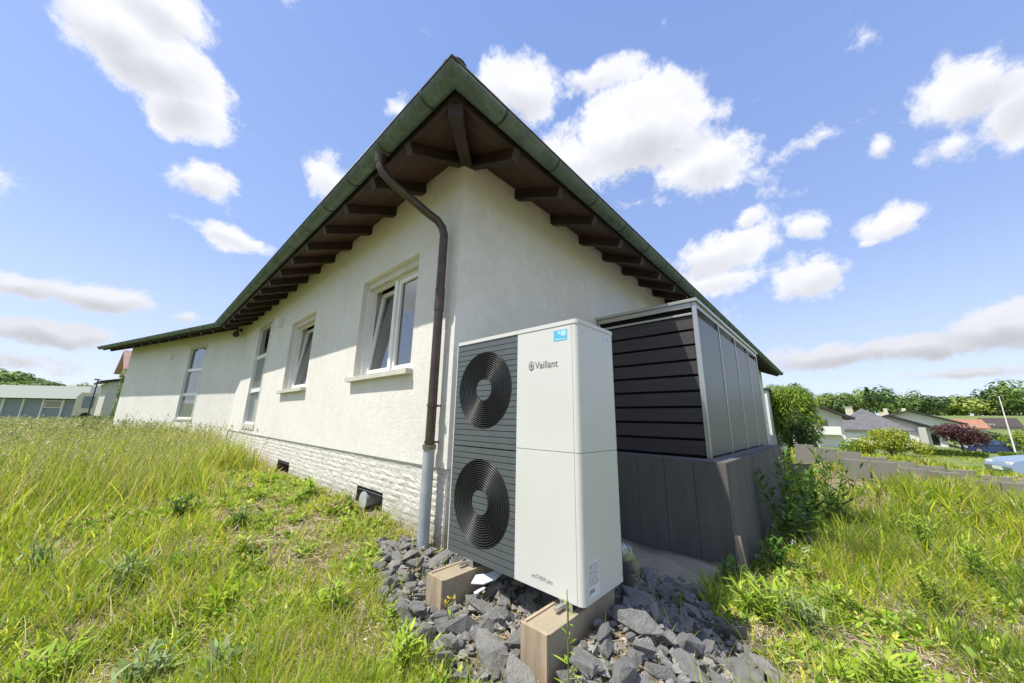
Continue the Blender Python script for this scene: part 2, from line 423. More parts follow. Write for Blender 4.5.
for y0, y1 in ((3.78, 4.44), (7.22, 7.95)):
    o = MB()
    pts = [(XW + .02, y0), (XW + .02, y1), (XW + .32, y1), (XW + .32, y0)]
    for (ax, ay), (bx, by) in (((XW+.02, y0), (XW+.4, y0)), ((XW+.4, y0), (XW+.4, y1)), ((XW+.4, y1), (XW+.02, y1))):
        o.add([(ax, ay, -1.3), (bx, by, -1.3), (bx, by, -.85), (ax, ay, -.85)], [(0, 1, 2, 3)])
    o.add([(XW+.02, y0, -.85), (XW+.4, y0, -.85), (XW+.4, y1, -.85), (XW+.02, y1, -.85)], [(0, 1, 2, 3)])
    hb(o, 'cellar_opening', M['lstone'])
o = MB(); o.tube([(XW + .02, 4.25, -.955), (XW + .3, 4.28, -.955)], .085, 20)
o.tube([(XW + .012, 4.25, -.955), (XW + .03, 4.25, -.955)], .093, 20)
hb(o, 'vent_pipe', simple('pale_grey_vent_plastic', (.42, .43, .43), .5, var=.15, scale=20))

# windows
def tf(P, d, inn):
    P = Vector(P); d = Vector(d); inn = Vector(inn)
    return lambda s, t, z: P + d * s + inn * t + Vector((0, 0, z))
def lbox(mb, T, s0, s1, t0, t1, z0, z1, mi=0, shear=0):
    zz = lambda z: (z - z0)
    vs = [T(s, t + (shear * (z - z0)), z) for z in (z0, z1) for s, t in ((s0, t0), (s1, t0), (s1, t1), (s0, t1))]
    mb.add(vs, [(0,3,2,1),(4,5,6,7),(0,1,5,4),(1,2,6,5),(2,3,7,6),(3,0,4,7)], mi)
def window(T, a, b, c, e, kind):
    t0 = .13 if kind != 'tall' else .035
    root = MB(); fw = .055
    for s0, s1, z0, z1 in ((a, a+fw, c, e), (b-fw, b, c, e), (a+fw, b-fw, c, c+fw), (a+fw, b-fw, e-fw-.06, e)):
        lbox(root, T, s0, s1, t0, t0 + .07, z0, z1)
    # guide rails of the roller shutter
    lbox(root, T, a, a + .03, t0 - .05, t0 - .003, c, e - .10); lbox(root, T, b - .03, b, t0 - .05, t0 - .003, c, e - .10)
    if kind == 'double': lbox(root, T, (a+b)/2 - .035, (a+b)/2 + .035, t0 - .004, t0 + .066, c + fw, e - fw - .06)
    zt = []
    if kind == 'tall':
        zt = [c + (e - c) * .32, c + (e - c) * .655]
        for z in zt: lbox(root, T, a + fw, b - fw, t0 - .003, t0 + .067, z - .05, z + .05)
    f = hb(root, 'window', M['white'])
    P0 = Matrix.Identity(4)
    def sub(mb, name, mats):
        o = mb.build(name, mats, f); o.matrix_parent_inverse = Matrix.Identity(4); return o
    sh = MB(); lbox(sh, T, a + .002, b - .002, t0 - .06, t0 - .004, e - .10, e - .002)
    sub(sh, 'shutter_box', M['sill'])
    def sash(s0, s1, z0, z1, shear, gm, nm='sash'):
        m = MB(); k = .06
        for q0, q1, w0, w1 in ((s0, s0+k, z0, z1), (s1-k, s1, z0, z1)):
            lbox(m, T, q0, q1, t0 + .02, t0 + .08, w0, w1, shear=shear)
        for w0, w1 in ((z0, z0 + k), (z1 - k, z1)):
            vs = [T(s, t + shear * (z - z0), z) for z in (w0, w1) for s, t in ((s0+k, t0+.022), (s1-k, t0+.022), (s1-k, t0+.078), (s0+k, t0+.078))]
            m.add(vs, [(0,3,2,1),(4,5,6,7),(0,1,5,4),(1,2,6,5),(2,3,7,6),(3,0,4,7)])
        if abs(shear) > 0 or kind != 'tall': sub(m, nm, M['white'])
        p = MB(); vs = [T(s, t0 + .05 + shear * (z - z0), z) for s, z in ((s0+k*.9, z0+k*.9), (s1-k*.9, z0+k*.9), (s1-k*.9, z1-k*.9), (s0+k*.9, z1-k*.9))]
        p.add(vs, [(0, 1, 2, 3)]); sub(p, 'pane', gm)
        if shear:
            h = MB(); zc = (z0 + z1) / 2
            lbox(h, T, s0 + .02, s0 + .04, t0 + .0 + shear * (zc - z0), t0 + .02 + shear * (zc - z0), zc - .05, zc + .05); 
    i0, i1, j0, j1 = a + fw + .004, b - fw - .004, c + fw + .004, e - fw - .064
    if kind == 'double':
        mid = (a + b) / 2
        sash(i0, mid - .039, j0, j1, 0, M['glass']); sash(mid + .039, i1, j0, j1, .10, M['glass'])
    elif kind == 'tilt': sash(i0, i1, j0, j1, .10, M['glass'])
    else:
        zz = [c + fw] + zt + [e - fw - .06]
        for k in range(3): 
            p = MB(); lo, hi = zz[k] + (.04 if k else -.01), zz[k+1] - (.04 if k < 2 else -.01)
            p.add([T(s, t0 + .035, z) for s, z in ((a+fw-.01, lo), (b-fw+.01, lo), (b-fw+.01, hi), (a+fw-.01, hi))], [(0, 1, 2, 3)])
            sub(p, 'pane', M['glass'] if k == 2 else M['glass_curtain'])
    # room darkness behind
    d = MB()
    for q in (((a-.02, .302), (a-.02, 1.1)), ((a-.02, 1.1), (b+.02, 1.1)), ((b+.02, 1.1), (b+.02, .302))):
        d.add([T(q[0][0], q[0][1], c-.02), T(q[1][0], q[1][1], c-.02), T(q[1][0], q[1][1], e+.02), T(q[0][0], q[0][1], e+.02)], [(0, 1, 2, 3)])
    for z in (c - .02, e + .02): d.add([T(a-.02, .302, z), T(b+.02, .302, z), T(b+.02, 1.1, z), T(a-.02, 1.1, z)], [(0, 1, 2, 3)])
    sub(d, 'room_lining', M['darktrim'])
    return f, sub
def sill(sub, T, a, b, c):
    m = MB(); lbox(m, T, a - .06, b + .06, -.085, .12, c - .055, c + .004)
    o = sub(m, 'sill', M['sill'])
TA = tf((XW, YW, 0), (0, 1, 0), (1, 0, 0)); TWg = tf((XW, YC, 0), D, NW)
# the sub-parts are built in scene space: let the window carry the house's inverse, its children none
for (a, b, c, e), k in zip(holesA, ('double', 'tilt', 'tall')):
    f, sub = window(TA, a, b, c, e, k)
    if k != 'tall': sill(sub, TA, a, b, c)
    else:
        m = MB(); lbox(m, TA, a - .03, b + .03, -.02, .12, c - .12, c + .004); sub(m, 'sill', M['sill'])
for (a, b, c, e) in holesW:
    f, sub = window(TWg, a, b, c, e, 'tall')
    m = MB(); lbox(m, TWg, a - .03, b + .03, -.02, .12, c - .06, c + .004); sub(m, 'sill', M['sill'])

# eaves: soffit boards, rafters, fascia, gutter, roof
def vv(x, y, z): return Vector((x, y, z))
I1 = 1.15  # soffit reaches this far in from the gutter line
s = MB()
b0, b1 = bend(XE + .09), bend(XE + I1)
s.add([vv(XE+.09, YE+.09, zs(.09)), vv(b0.x, b0.y, zs(.09)), vv(b1.x, b1.y, zs(I1)), vv(XE+I1, YE+I1, zs(I1))], [(0, 1, 2, 3)])
hb(s, 'soffit', M['boards_x'])
s = MB(); s.add([vv(XE+.09, YE+.09, zs(.09)), vv(XB, YE+.09, zs(.09)), vv(XB, YE+I1, zs(I1)), vv(XE+I1, YE+I1, zs(I1))], [(0, 1, 2, 3)])
hb(s, 'soffit', M['boards_y'])
LE = 9.6
g0 = bend(XE); ge = g0 + D * LE
s = MB(); e0, e1 = b0 + D * (LE - .02), b1 + D * (LE - .02)
s.add([vv(b0.x, b0.y, zs(.09)), vv(e0.x, e0.y, zs(.09)), vv(e1.x, e1.y, zs(I1)), vv(b1.x, b1.y, zs(I1))], [(0, 1, 2, 3)])
hb(s, 'soffit', M['boards_x'])
def rafter(p_out, p_in, w=.09, h=.13, name='rafter'):
    m = MB(); a = Vector(p_out); b = Vector(p_in)
    a.z -= .055; b.z -= h / 2 + .003
    dv = (b - a).normalized()
    m.bar(a, b, w, h)
    hb(m, name, M['wood'], bevel=.006)
def raft(o0, o1, P, n):   # along normal n from gutter-line point P
    P = Vector(P); n = Vector(n)
    rafter(P + n * o0 + vv(0, 0, zs(o0)), P + n * o1 + vv(0, 0, zs(o1)))
y = 3.44
while y < 13.3: raft(.102, 1.0, (XE, y, 0), (1, 0, 0)); y += .735
x = 2.875
while x < 23.2: raft(.102, 1.0, (x, YE, 0), (0, 1, 0)); x += .765
t = .5
while t < 9.5: 
    raft(.102, 1.0, bend(XE) + D * t, NW); t += .75
rafter(vv(XE+.13, YE+.13, zs(.13)), vv(XE+.85, YE+.85, zs(.85)), .12, .16, 'hip_rafter')
# jack rafters that meet the hip near the corner
raft(.102, .80, (XE, 2.69, 0), (1, 0, 0)); raft(.102, .80, (2.11, YE, 0), (0, 1, 0))
# fascia
def fascia(p, q, name='fascia'):
    m = MB(); m.bar(p, q, .024, .15); hb(m, name, M['wood'])
fz = 2.665
fascia(vv(XE+.10, YE+.088, fz), vv(bend(XE+.10).x, bend(XE+.10).y, fz)); fascia(vv(XE+.112, YE+.10, fz), vv(XB, YE+.10, fz))
q = bend(XE+.10); qe = q + D * LE; fascia(vv(q.x, q.y, fz), vv(qe.x, qe.y, fz))
# gutter: half round, swept through mitred corners
RG = .088
def gutter():
    def frame(P, side, name, P2):
        pass
    prof = []
    N = 14
    for k in range(N + 1):
        a = PI * k / N
        prof.append((-math.cos(a) * RG, -math.sin(a) * RG))     # o (negative = outwards), z
    inner = [(a * .95, b * .95) for a, b in prof[::-1]]
    ring = prof + inner
    stations = []
    def st(fn): stations.append([fn(o) + Vector((0, 0, ZG + z)) for o, z in ring])
    st(lambda o: ge + NW * o); st(lambda o: bend(XE + o)); st(lambda o: vv(XE + o, YE + o, 0)); st(lambda o: vv(XB, YE + o, 0))
    m = MB(); n = len(ring)
    vs = [p for s_ in stations for p in s_]
    fs = [(i*n+k, i*n+(k+1) % n, (i+1)*n+(k+1) % n, (i+1)*n+k) for i in range(3) for k in range(n)]
    m.add(vs, fs, 0, False); m.add(stations[0][:N+1], [list(range(N+1))]); m.add(stations[-1][:N+1], [list(range(N+1))])
    o = hb(m, 'gutter', M['patina'])
    for p in o.data.polygons: p.use_smooth = len(p.vertices) == 4
    return o
gut = gutter()
def subg(mb, name, mat):
    o = mb.build(name, mat, gut); o.matrix_parent_inverse = Matrix.Identity(4); return o
bd = MB(); c = XE - RG
bd.tube([ge - NW*RG + vv(0,0,ZG+.006), bend(XE-RG) + vv(0,0,ZG+.006)], .013, 8); bd.tube([bend(XE-RG) + vv(0,0,ZG+.006), vv(c, YE-RG, ZG+.006), vv(XB, YE-RG, ZG+.006)], .013, 8)
subg(bd, 'rim_bead', M['copper_dark'])
def joint(P, n):
    m = MB(); n = Vector(n); d = n.cross(Vector((0, 0, 1))); P = Vector(P)
    pr = [P + n * (-math.cos(PI*k/12) * (RG+.005)) + vv(0, 0, ZG - math.sin(PI*k/12) * (RG+.005)) for k in range(13)]
    vs = [p - d * .011 for p in pr] + [p + d * .011 for p in pr]
    m.add(vs, [(k, k+1, 14+k, 13+k) for k in range(12)], 0, True)
    pi_ = [P + n * (-math.cos(PI*k/12) * (RG-.0005)) + vv(0, 0, ZG - math.sin(PI*k/12) * (RG-.0005)) for k in range(13)]
    for sg in (-.011, .011):
        vs = [p + d * sg for p in pr] + [p + d * sg for p in pi_]
        m.add(vs, [(k, k+1, 14+k, 13+k) for k in range(12)])
    subg(m, 'gutter_joint', M['joint'])
yy = 2.2
while yy < 13.2: joint((XE, yy, 0), (1, 0, 0)); yy += .76
xx = 1.78
while xx < 23: joint((xx, YE, 0), (0, 1, 0)); xx += .8
tt = .7
while tt < 9.4: joint(g0 + D * tt, NW); tt += .8
# roof skin above
RT = .15
def rz(o): return zs(o) + RT
r = MB(); T6 = 6.4
tb = bend(XE + T6)
def slab(pts, m, th=.07):
    vs = [Vector(p) for p in pts] + [Vector(p) - vv(0, 0, th) for p in pts]; n = len(pts)
    m.add(vs, [list(range(n)), list(range(n, 2*n))[::-1]] + [(i, (i+1) % n, n+(i+1) % n, n+i) for i in range(n)])
oe = .035
be = bend(XE + oe)
slab([vv(XE+oe, YE+oe, rz(oe)), vv(be.x, be.y, rz(oe)), vv(tb.x, tb.y, rz(T6)), vv(XE+T6, YE+T6, rz(T6))], r)
slab([vv(XE+oe, YE+oe, rz(oe)), vv(XE+T6, YE+T6, rz(T6)), vv(XB, YE+T6, rz(T6)), vv(XB, YE+oe, rz(oe))], r)
a, b = be + D * LE, tb + D * LE
slab([vv(be.x, be.y, rz(oe)), vv(a.x, a.y, rz(oe)), vv(b.x, b.y, rz(T6)), vv(tb.x, tb.y, rz(T6))], r)
slab([vv(XE+T6, YE+T6, rz(T6)), vv(tb.x, tb.y, rz(T6)), vv(tb.x+10, tb.y, rz(T6)-3), vv(XB, YE+T6, rz(T6))], r)
roof = hb(r, 'roof', M['tile'])
for k in range(9):
    m = MB(); o0 = .015 + k * .34; pts = []
    a = vv(XE+o0, YE+o0, rz(o0) + .03); b = vv(XE+o0+.36, YE+o0+.36, rz(o0+.36) + .045)
    m.tube([a, b], [.105, .09], 16)
    q = m.build('ridge_tile', M['tile'], roof); q.matrix_parent_inverse = Matrix.Identity(4)

# downpipe, standpipe, security light, two wall lamps
m = MB(); XP, YP = 1.905, 2.80
m.tube([(XE, 3.06, 2.66), (XE, 3.06, 2.60), (XE+.005, 3.06, 2.53)], [.065, .055, .046], 16)
m.tube([(XE+.005, 3.06, 2.56), (XE+.01, 3.055, 2.50), (XE+.04, 3.04, 2.43), (XE+.10, 3.02, 2.37), (1.73, 2.87, 2.115), (1.83, 2.83, 2.06), (1.885, 2.81, 1.99), (XP, YP, 1.91), (XP, YP, 1.80), (XP, YP, 1.0), (XP, YP, -.30)], .044, 16)
dp = hb(m, 'downpipe', M['copper_dark'])
def subd(mb, name, mat):
    o = mb.build(name, mat, dp); o.matrix_parent_inverse = Matrix.Identity(4); return o
m = MB(); m.tube([(XP, YP, -.27), (XP, YP, -1.25)], .052, 18); subd(m, 'standpipe', M['standpipe'])
m = MB(); m.tube([(XP, YP, -.235), (XP, YP, -.275)], .062, 18); subd(m, 'pipe_collar', M['collar'])
m = MB(); m.tube([(XP, YP, 1.30), (XP, YP, 1.06)], .049, 16); subd(m, 'pipe_sleeve', M['copper_dark'])
for z in (.12, -.215):
    m = MB(); m.tube([(XP, YP, z + .012), (XP, YP, z - .012)], .051, 16); m.box((XP+.04, YP-.008, z-.008), (XW+.01, YP+.008, z+.008)); m.box((XP-.03, YP-.065, z-.01), (XP+.0, YP-.045, z+.01))
    subd(m, 'pipe_clamp', M['copper_dark'])
m = MB(); c = TWg(.35, -.12, 2.62)
m.tube([TWg(.35, 0, 2.70), TWg(.35, -.1, 2.70), c], .02, 8)
m.tube([c, TWg(.2, -.2, 2.5)], [.05, .09], 12); m.tube([TWg(.35, 0, 2.7), TWg(.35, -.03, 2.7)], .06, 12)
hb(m, 'security_light', M['black'])
for T, s_, z in ((TA, 9.32 - YW, 2.14), (TWg, 4.88, 2.12)):
    m = MB(); lbox(m, T, s_ - .06, s_ + .06, -.11, .005, z - .10, z + .10); lbox(m, T, s_ - .04, s_ + .04, -.13, -.105, z - .08, z + .08)
    hb(m, 'wall_lamp', M['white'], bevel=.01)
# fix children of parts that were parented with an inverse: children must sit in scene space
bpy.context.view_layer.update()
for part in house.children:
    for ch in part.children:
        ch.matrix_parent_inverse = part.matrix_world.inverted()

# ------------------------------------------------------------------ heat pump
PX, PY0, PY1, PZ0, PZ1 = 1.771, 1.102, 2.287, -.955, .60
PB = 2.246
pump = empty('heat_pump', (PX, PY0, PZ0))
tag(pump, 'tall white outdoor heat pump with two round black fan grilles, standing on two low beams', 'heat pump')
def pb(mb, name, mats, parent=pump, **kw):
    o = mb.build(name, mats, parent, **kw); o.matrix_parent_inverse = Matrix.Translation(-pump.location) ; return o
def arc(cx, cy, r, a0, a1, n=7): return [(cx + r*math.cos(math.radians(a0+(a1-a0)*i/n)), cy + r*math.sin(math.radians(a0+(a1-a0)*i/n))) for i in range(n+1)]
YS = 1.597
def outline(rr=.032, g=0):
    p = [(PX, YS)] + arc(PX + rr, PY0 + rr, rr, 180, 270) + arc(PB - rr, PY0 + rr, rr, -90, 0)
    p += arc(PB - rr, PY1 - rr, rr, 0, 90) + [(PX + .006, PY1), (PX, PY1 - .006), (PX, PY1 - .014), (PX + .062, PY1 - .014), (PX + .062, YS)]
    return p
P3 = lambda a, b, t: (a, b, t)
for z0, z1 in ((PZ0, -.182), (-.179, PZ1)):
    m = MB(); m.prism(outline(), P3, z0, z1); o = pb(m, 'casing_panel', M['pumpwhite'])
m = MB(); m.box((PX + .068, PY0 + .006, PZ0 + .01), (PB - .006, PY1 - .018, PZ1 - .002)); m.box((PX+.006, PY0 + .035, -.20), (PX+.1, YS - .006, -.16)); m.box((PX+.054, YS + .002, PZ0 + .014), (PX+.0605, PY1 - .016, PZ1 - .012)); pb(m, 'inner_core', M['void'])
m = MB(); rr = .034; e2 = .004
m.prism(arc(PX-e2+rr, PY0-e2+rr, rr, 180, 270) + arc(PB+e2-rr, PY0-e2+rr, rr, 270, 360) + arc(PB+e2-rr, PY1+e2-rr, rr, 0, 90) + arc(PX-e2+rr, PY1+e2-rr, rr, 90, 180), P3, PZ1 + .001, PZ1 + .028)
pb(m, 'top_cover', M['pumpwhite'], bevel=.004)
m = MB(); m.box((PX-.0008, PY0+.040, PZ0+.002), (PX+.002, PY0+.0425, PZ1-.002)); pb(m, 'panel_seam', M['inklight'])
m = MB(); m.box((PX + .001, YS - .0005, PZ0), (PX + .02, PY1 - .0145, PZ0 + .012)); m.box((PX+.001, YS, PZ1-.010), (PX+.02, PY1-.0145, PZ1)); pb(m, 'grille_frame', M['slate'])
# louvred front with two round grilles
FC = [(1.941, .222), (1.941, -.575)]; FR, FH = .292, .083
def circ_cut(z, cz, cy, r):
    d = r*r - (z-cz)**2
    return math.sqrt(d) if d > 0 else 0
def slats(z0, z1, yl, yr, m):
    """one louvre between z0 and z1, left out inside the fan ring"""
    n = 6
    for cy, cz in FC:
        if z1 > cz - FR and z0 < cz + FR:
            zs_ = [z0 + (z1 - z0) * i / n for i in range(n + 1)]
            hw = [circ_cut(z, cz, cy, FR) for z in zs_]
            fn = lambda a, b, t: (t, a, b)
            m.prism([(yl, z0)] + [(cy - h_, z) for z, h_ in zip(zs_, hw)] + [(yl, z1)], fn, PX + .002, PX + .016)
            m.prism([(yr, z0)] + [(cy + h_, z) for z, h_ in zip(zs_, hw)] + [(yr, z1)], fn, PX + .002, PX + .016)
            if z1 > cz - FH and z0 < cz + FH:
                za, zb = max(z0, cz - FH + .001), min(z1, cz + FH - .001)
                zq = [za + (zb - za) * i / n for i in range(n + 1)]
                hq = [circ_cut(z, cz, cy, FH) for z in zq]
                m.prism([(cy - h_, z) for z, h_ in zip(zq, hq)] + [(cy + h_, z) for z, h_ in zip(zq[::-1], hq[::-1])], fn, PX + .002, PX + .016)
            return
    m.box((PX + .002, yl, z0), (PX + .016, yr, z1))
m = MB(); pit = .0418; z = PZ1 - .012; k = 0
while z > PZ0 + .02:
    zl = max(z - pit + .0045, PZ0 + .013)
    if abs((z + zl) / 2 + .176) < pit / 2: zl += .004
    slats(zl, z, YS + .001, PY1 - .0155, m); z -= pit
pb(m, 'louvre_panel', M['slate'])
for cy, cz in FC:
    m = MB(); NR = 13
    fan = MB()
    for i in range(NR):
        r0 = FH + .012 + (FR - .008 - FH - .012) * i / (NR - 1)
        n = 72; vs = []
        for k in range(n):
            a = 2*PI*k/n; cs, sn = math.cos(a), math.sin(a)
            for rr, xx in ((r0 - .003, PX + .009), (r0 - .001, PX + .0005), (r0 + .0016, PX + .0005), (r0 + .003, PX + .009)):
                vs.append((xx, cy + rr*cs, cz + rr*sn))
        m.add(vs, [(k*4+j, k*4+(j+1) % 4, ((k+1) % n)*4+(j+1) % 4, ((k+1) % n)*4+j) for k in range(n) for j in range(4)], 0, True)
    for k in range(8):
        a = 2*PI*k/8 + .2; m.bar((PX+.014, cy + FH*math.cos(a), cz + FH*math.sin(a)), (PX+.014, cy + FR*math.cos(a), cz + FR*math.sin(a)), .004, .004, up=(1, 0, 0))
    g = pb(m, 'fan_grille', M['ring'])
    m = MB()
    for k in range(5):
        a = 2*PI*k/5
        q = [(PX+.042, cy + r_*math.cos(a+b_), cz + r_*math.sin(a+b_)) for r_, b_ in ((.07, 0), (.27, -.15), (.27, .55), (.07, .5))]
        q = [(p[0] + (.018 if i > 1 else 0), p[1], p[2]) for i, p in enumerate(q)]
        m.add(q, [(0, 1, 2, 3)])
    m.tube([(PX+.035, cy, cz), (PX+.06, cy, cz)], .07, 20)
    pb(m, 'fan_blades', M['void'])
# lettering on the front (reads from -X side)
def text(s_, size, yl, zb, mat, parent, inv, x, name='lettering', ext=.0008, axis='front', sx=1):
    cu = bpy.data.curves.new(name, 'FONT'); cu.body = s_; cu.size = size; cu.extrude = ext
    tmp = bpy.data.objects.new('t', cu); COL.objects.link(tmp)
    bpy.context.view_layer.update()
    me = bpy.data.meshes.new_from_object(tmp.evaluated_get(bpy.context.evaluated_depsgraph_get()))
    bpy.data.objects.remove(tmp)
    co = np.zeros(len(me.vertices) * 3); me.vertices.foreach_get('co', co); co = co.reshape(-1, 3)
    if axis == 'front': out = np.stack([x - co[:, 2], yl - co[:, 0] * sx, zb + co[:, 1]], 1)
    else: out = np.stack([x + co[:, 0] * sx, np.full(len(co), yl) - co[:, 2], zb + co[:, 1]], 1)
    me.vertices.foreach_set('co', out.ravel()); me.materials.clear(); me.materials.append(mat); me.update()
    me.name = name
    o = link(bpy.data.objects.new(name, me), parent); o.matrix_parent_inverse = inv; return o
PI_ = Matrix.Translation(-pump.location)
text('Vaillant', .067, 1.436, .336, M['ink'], pump, PI_, PX - .0008, sx=.93, name='brand_lettering')
m = MB()
n = 28
def ell(cy, cz, ry, rz_, x0, x1, w, mb):
    vs = []
    for k in range(n):
        a = 2*PI*k/n
        for s_ in (1, 1 - w): vs.append((x0, cy + ry*s_*math.cos(a), cz + rz_*s_*math.sin(a)))
    mb.add(vs, [(2*k, 2*k+1, 2*((k+1) % n)+1, 2*((k+1) % n)) for k in range(n)])
ell(1.468, .358, .024, .033, PX - .001, 0, .16, m); ell(1.468, .353, .016, .022, PX - .001, 0, .2, m)
m.add([(PX-.001, 1.476, .355), (PX-.001, 1.468, .340), (PX-.001, 1.460, .355), (PX-.001, 1.462, .372), (PX-.001, 1.468, .360), (PX-.001, 1.474, .372)], [(0, 1, 2, 3, 4, 5)])
pb(m, 'brand_emblem', M['ink'])
text('aroTHERM plus', .032, 1.458, -.902, M['inklight'], pump, PI_, PX - .0008, sx=.74, name='model_lettering')
m = MB(); m.box((PX-.0012, 1.178, .502), (PX-.0002, 1.282, .572)); st = pb(m, 'sticker', M['blue'])
m = MB()
m.box((PX-.0020, 1.186, .530), (PX-.0014, 1.222, .564)); m.box((PX-.0020, 1.228, .545), (PX-.0014, 1.246, .562)); m.box((PX-.0020, 1.186, .508), (PX-.0014, 1.270, .514))
o = m.build('sticker_print', simple('pale_cyan_ink', (.45, .72, .84), .4), st)
m = MB(); m.box((1.818, PY0-.0012, -.93), (1.936, PY0-.0002, -.755)); rl = pb(m, 'rating_label', M['paper'])
m = MB()
random.seed(5)
for i in range(13):
    z = -.768 - i * .0085; x = 1.825
    while x < 1.925:
        l = random.uniform(.006, .02); m.box((x, PY0-.0018, z), (min(x+l, 1.93), PY0-.0013, z+.0032)); x += l + random.uniform(.003, .012)
for i in range(16): 
    if i % 5 != 3: m.box((1.828 + i*.0032, PY0-.0018, -.905), (1.8298 + i*.0032, PY0-.0013, -.888))
o = m.build('label_print', M['ink'], rl)
# screws, feet
m = MB()
for x, z in ((2.12, .565), (2.15, .565), (1.83, .55), (2.21, .30), (2.21, -.10), (2.21, -.26), (2.21, -.62), (1.83, -.91), (2.21, -.91)): m.tube([(x, PY0-.003, z), (x, PY0+.002, z)], .0055, 10)
m.box((2.09, PY0-.002, .55), (2.17, PY0-.0005, .58)); pb(m, 'fixing_screws', M['zinc'])
for yc_ in (2.045, 1.235):
    m = MB(); x0 = 1.70
    for xa in (1.80, 2.16):
        m.box((xa-.03, yc_-.06, -.998), (xa+.03, yc_+.06, -.992)); 
        m.box((xa-.03, yc_-.06, -.992), (xa-.026, yc_+.0, -.957)); m.box((xa+.026, yc_-.06, -.992), (xa+.03, yc_+.0, -.957))
        m.box((xa-.03, yc_-.03, -.961), (xa+.03, yc_+.03, -.957))
        m.tube([(xa, yc_+.03, -.992), (xa, yc_+.03, -.965)], .012, 6)
    m.bar((1.70, yc_, -.978), (2.22, yc_, -.978), .022, .018)
    pb(m, 'mounting_foot', M['zinc'], bevel=.002)
bpy.context.view_layer.update()
for ch in (st, rl):
    for c2 in ch.children: c2.matrix_parent_inverse = ch.matrix_world.inverted()

# beams below
def beam(y0, y1, x0, x1, z1, z0, label):
    r = empty('support_beam', ((x0 + x1) / 2, (y0 + y1) / 2, z0)); inv = Matrix.Translation(-r.location)
    tag(r, label, 'concrete beam', 'short concrete beams under the heat pump')
    m = MB(); m.box((x0 + .021, y0, z0), (x1, y1 - .019, z1)); o = m.build('core', M['beam'], r, bevel=.006); o.matrix_parent_inverse = inv
    m = MB(); m.box((x0, y0 + .002, z0), (x0 + .019, y1, z1 + .004)); o = m.build('formwork_board', M['board'], r, bevel=.002); o.matrix_parent_inverse = inv
    m = MB(); m.box((x0 + .02, y1 - .018, z1 - .07), (x1 - .1, y1, z1 + .006)); o = m.build('lath', M['lath'], r, bevel=.002); o.matrix_parent_inverse = inv
beam(1.152, 1.318, 1.515, 2.20, -1.0, -1.50, 'boarded concrete beam under the white lettered half of the heat pump')
beam(1.966, 2.128, 1.50, 2.20, -1.0, -1.45, 'boarded concrete beam under the grilled half of the heat pump')
# pipe bundle behind
m = MB(); m.tube([(2.25, 1.24, -.84), (2.36, 1.235, -.85), (2.47, 1.23, -.89), (2.55, 1.23, -.97), (2.60, 1.24, -1.08), (2.66, 1.26, -1.5)], [.078, .08, .084, .078, .074, .07], 18)
o = m.build('insulated_pipe', M['foil']); tag(o, 'silver wrapped round pipe behind the heat pump going into the ground', 'pipe')

# ------------------------------------------------------------------ concrete base and screen enclosure
X0, X1, Y0, ZT = 4.47, 9.42, .952, -.415
base = empty('concrete_base', (X0, Y0, -1.6)); inv = Matrix.Translation(-base.location)
tag(base, 'dark grey wall of upright concrete slabs carrying the slatted metal enclosure', 'retaining wall')
def bp(mb, name, mat, **kw):
    o = mb.build(name, mat, base, **kw); o.matrix_parent_inverse = inv; return o
ys = [Y0, 1.288, 1.617, 1.948, 2.275, YW - .01]
for i in range(5):
    m = MB(); m.box((X0, ys[i] + .002 + (0 if i else .0), -1.9), (X0 + .08, ys[i+1] - .002, ZT)); bp(m, 'concrete_slab', M['lstone'], bevel=.005)
x = X0 + .083
while x < X1 - .1:
    x2 = min(x + .49, X1); m = MB(); m.box((x + .002, Y0, -1.9), (x2 - .002, Y0 + .08, ZT)); bp(m, 'concrete_slab', M['lstone'], bevel=.005); x = x2
m = MB(); m.box((X0 + .083, Y0 + .083, -1.6), (X1, YW - .03, ZT - .006)); bp(m, 'fill', M['lcap'])
def rough(mb, a, b, n=(10, 8, 3), amp=.03, seed=1):
    rs = random.Random(seed); bm = bmesh.new(); bmesh.ops.create_cube(bm, size=1)
    bmesh.ops.subdivide_edges(bm, edges=bm.edges[:], cuts=5, use_grid_fill=True)
    for v in bm.verts:
        p = Vector(((a[0]+b[0])/2 + v.co.x*(b[0]-a[0]), (a[1]+b[1])/2 + v.co.y*(b[1]-a[1]), (a[2]+b[2])/2 + v.co.z*(b[2]-a[2])))
        if v.co.z > .3 and v.co.x < -.1: p.z -= .12 * (-v.co.x) / .5
        p += Vector((rs.uniform(-amp, amp), rs.uniform(-amp, amp), rs.uniform(-amp, amp)))
        v.co = p
    bm.verts.index_update()
    mb.add([v.co[:] for v in bm.verts], [[v.index for v in f.verts] for f in bm.faces], 0, True); bm.free()
m = MB(); rough(m, (3.42, 1.02, -2.0), (4.464, 2.58, -1.43), seed=3, amp=.045); bp(m, 'rough_footing', M['footing'])

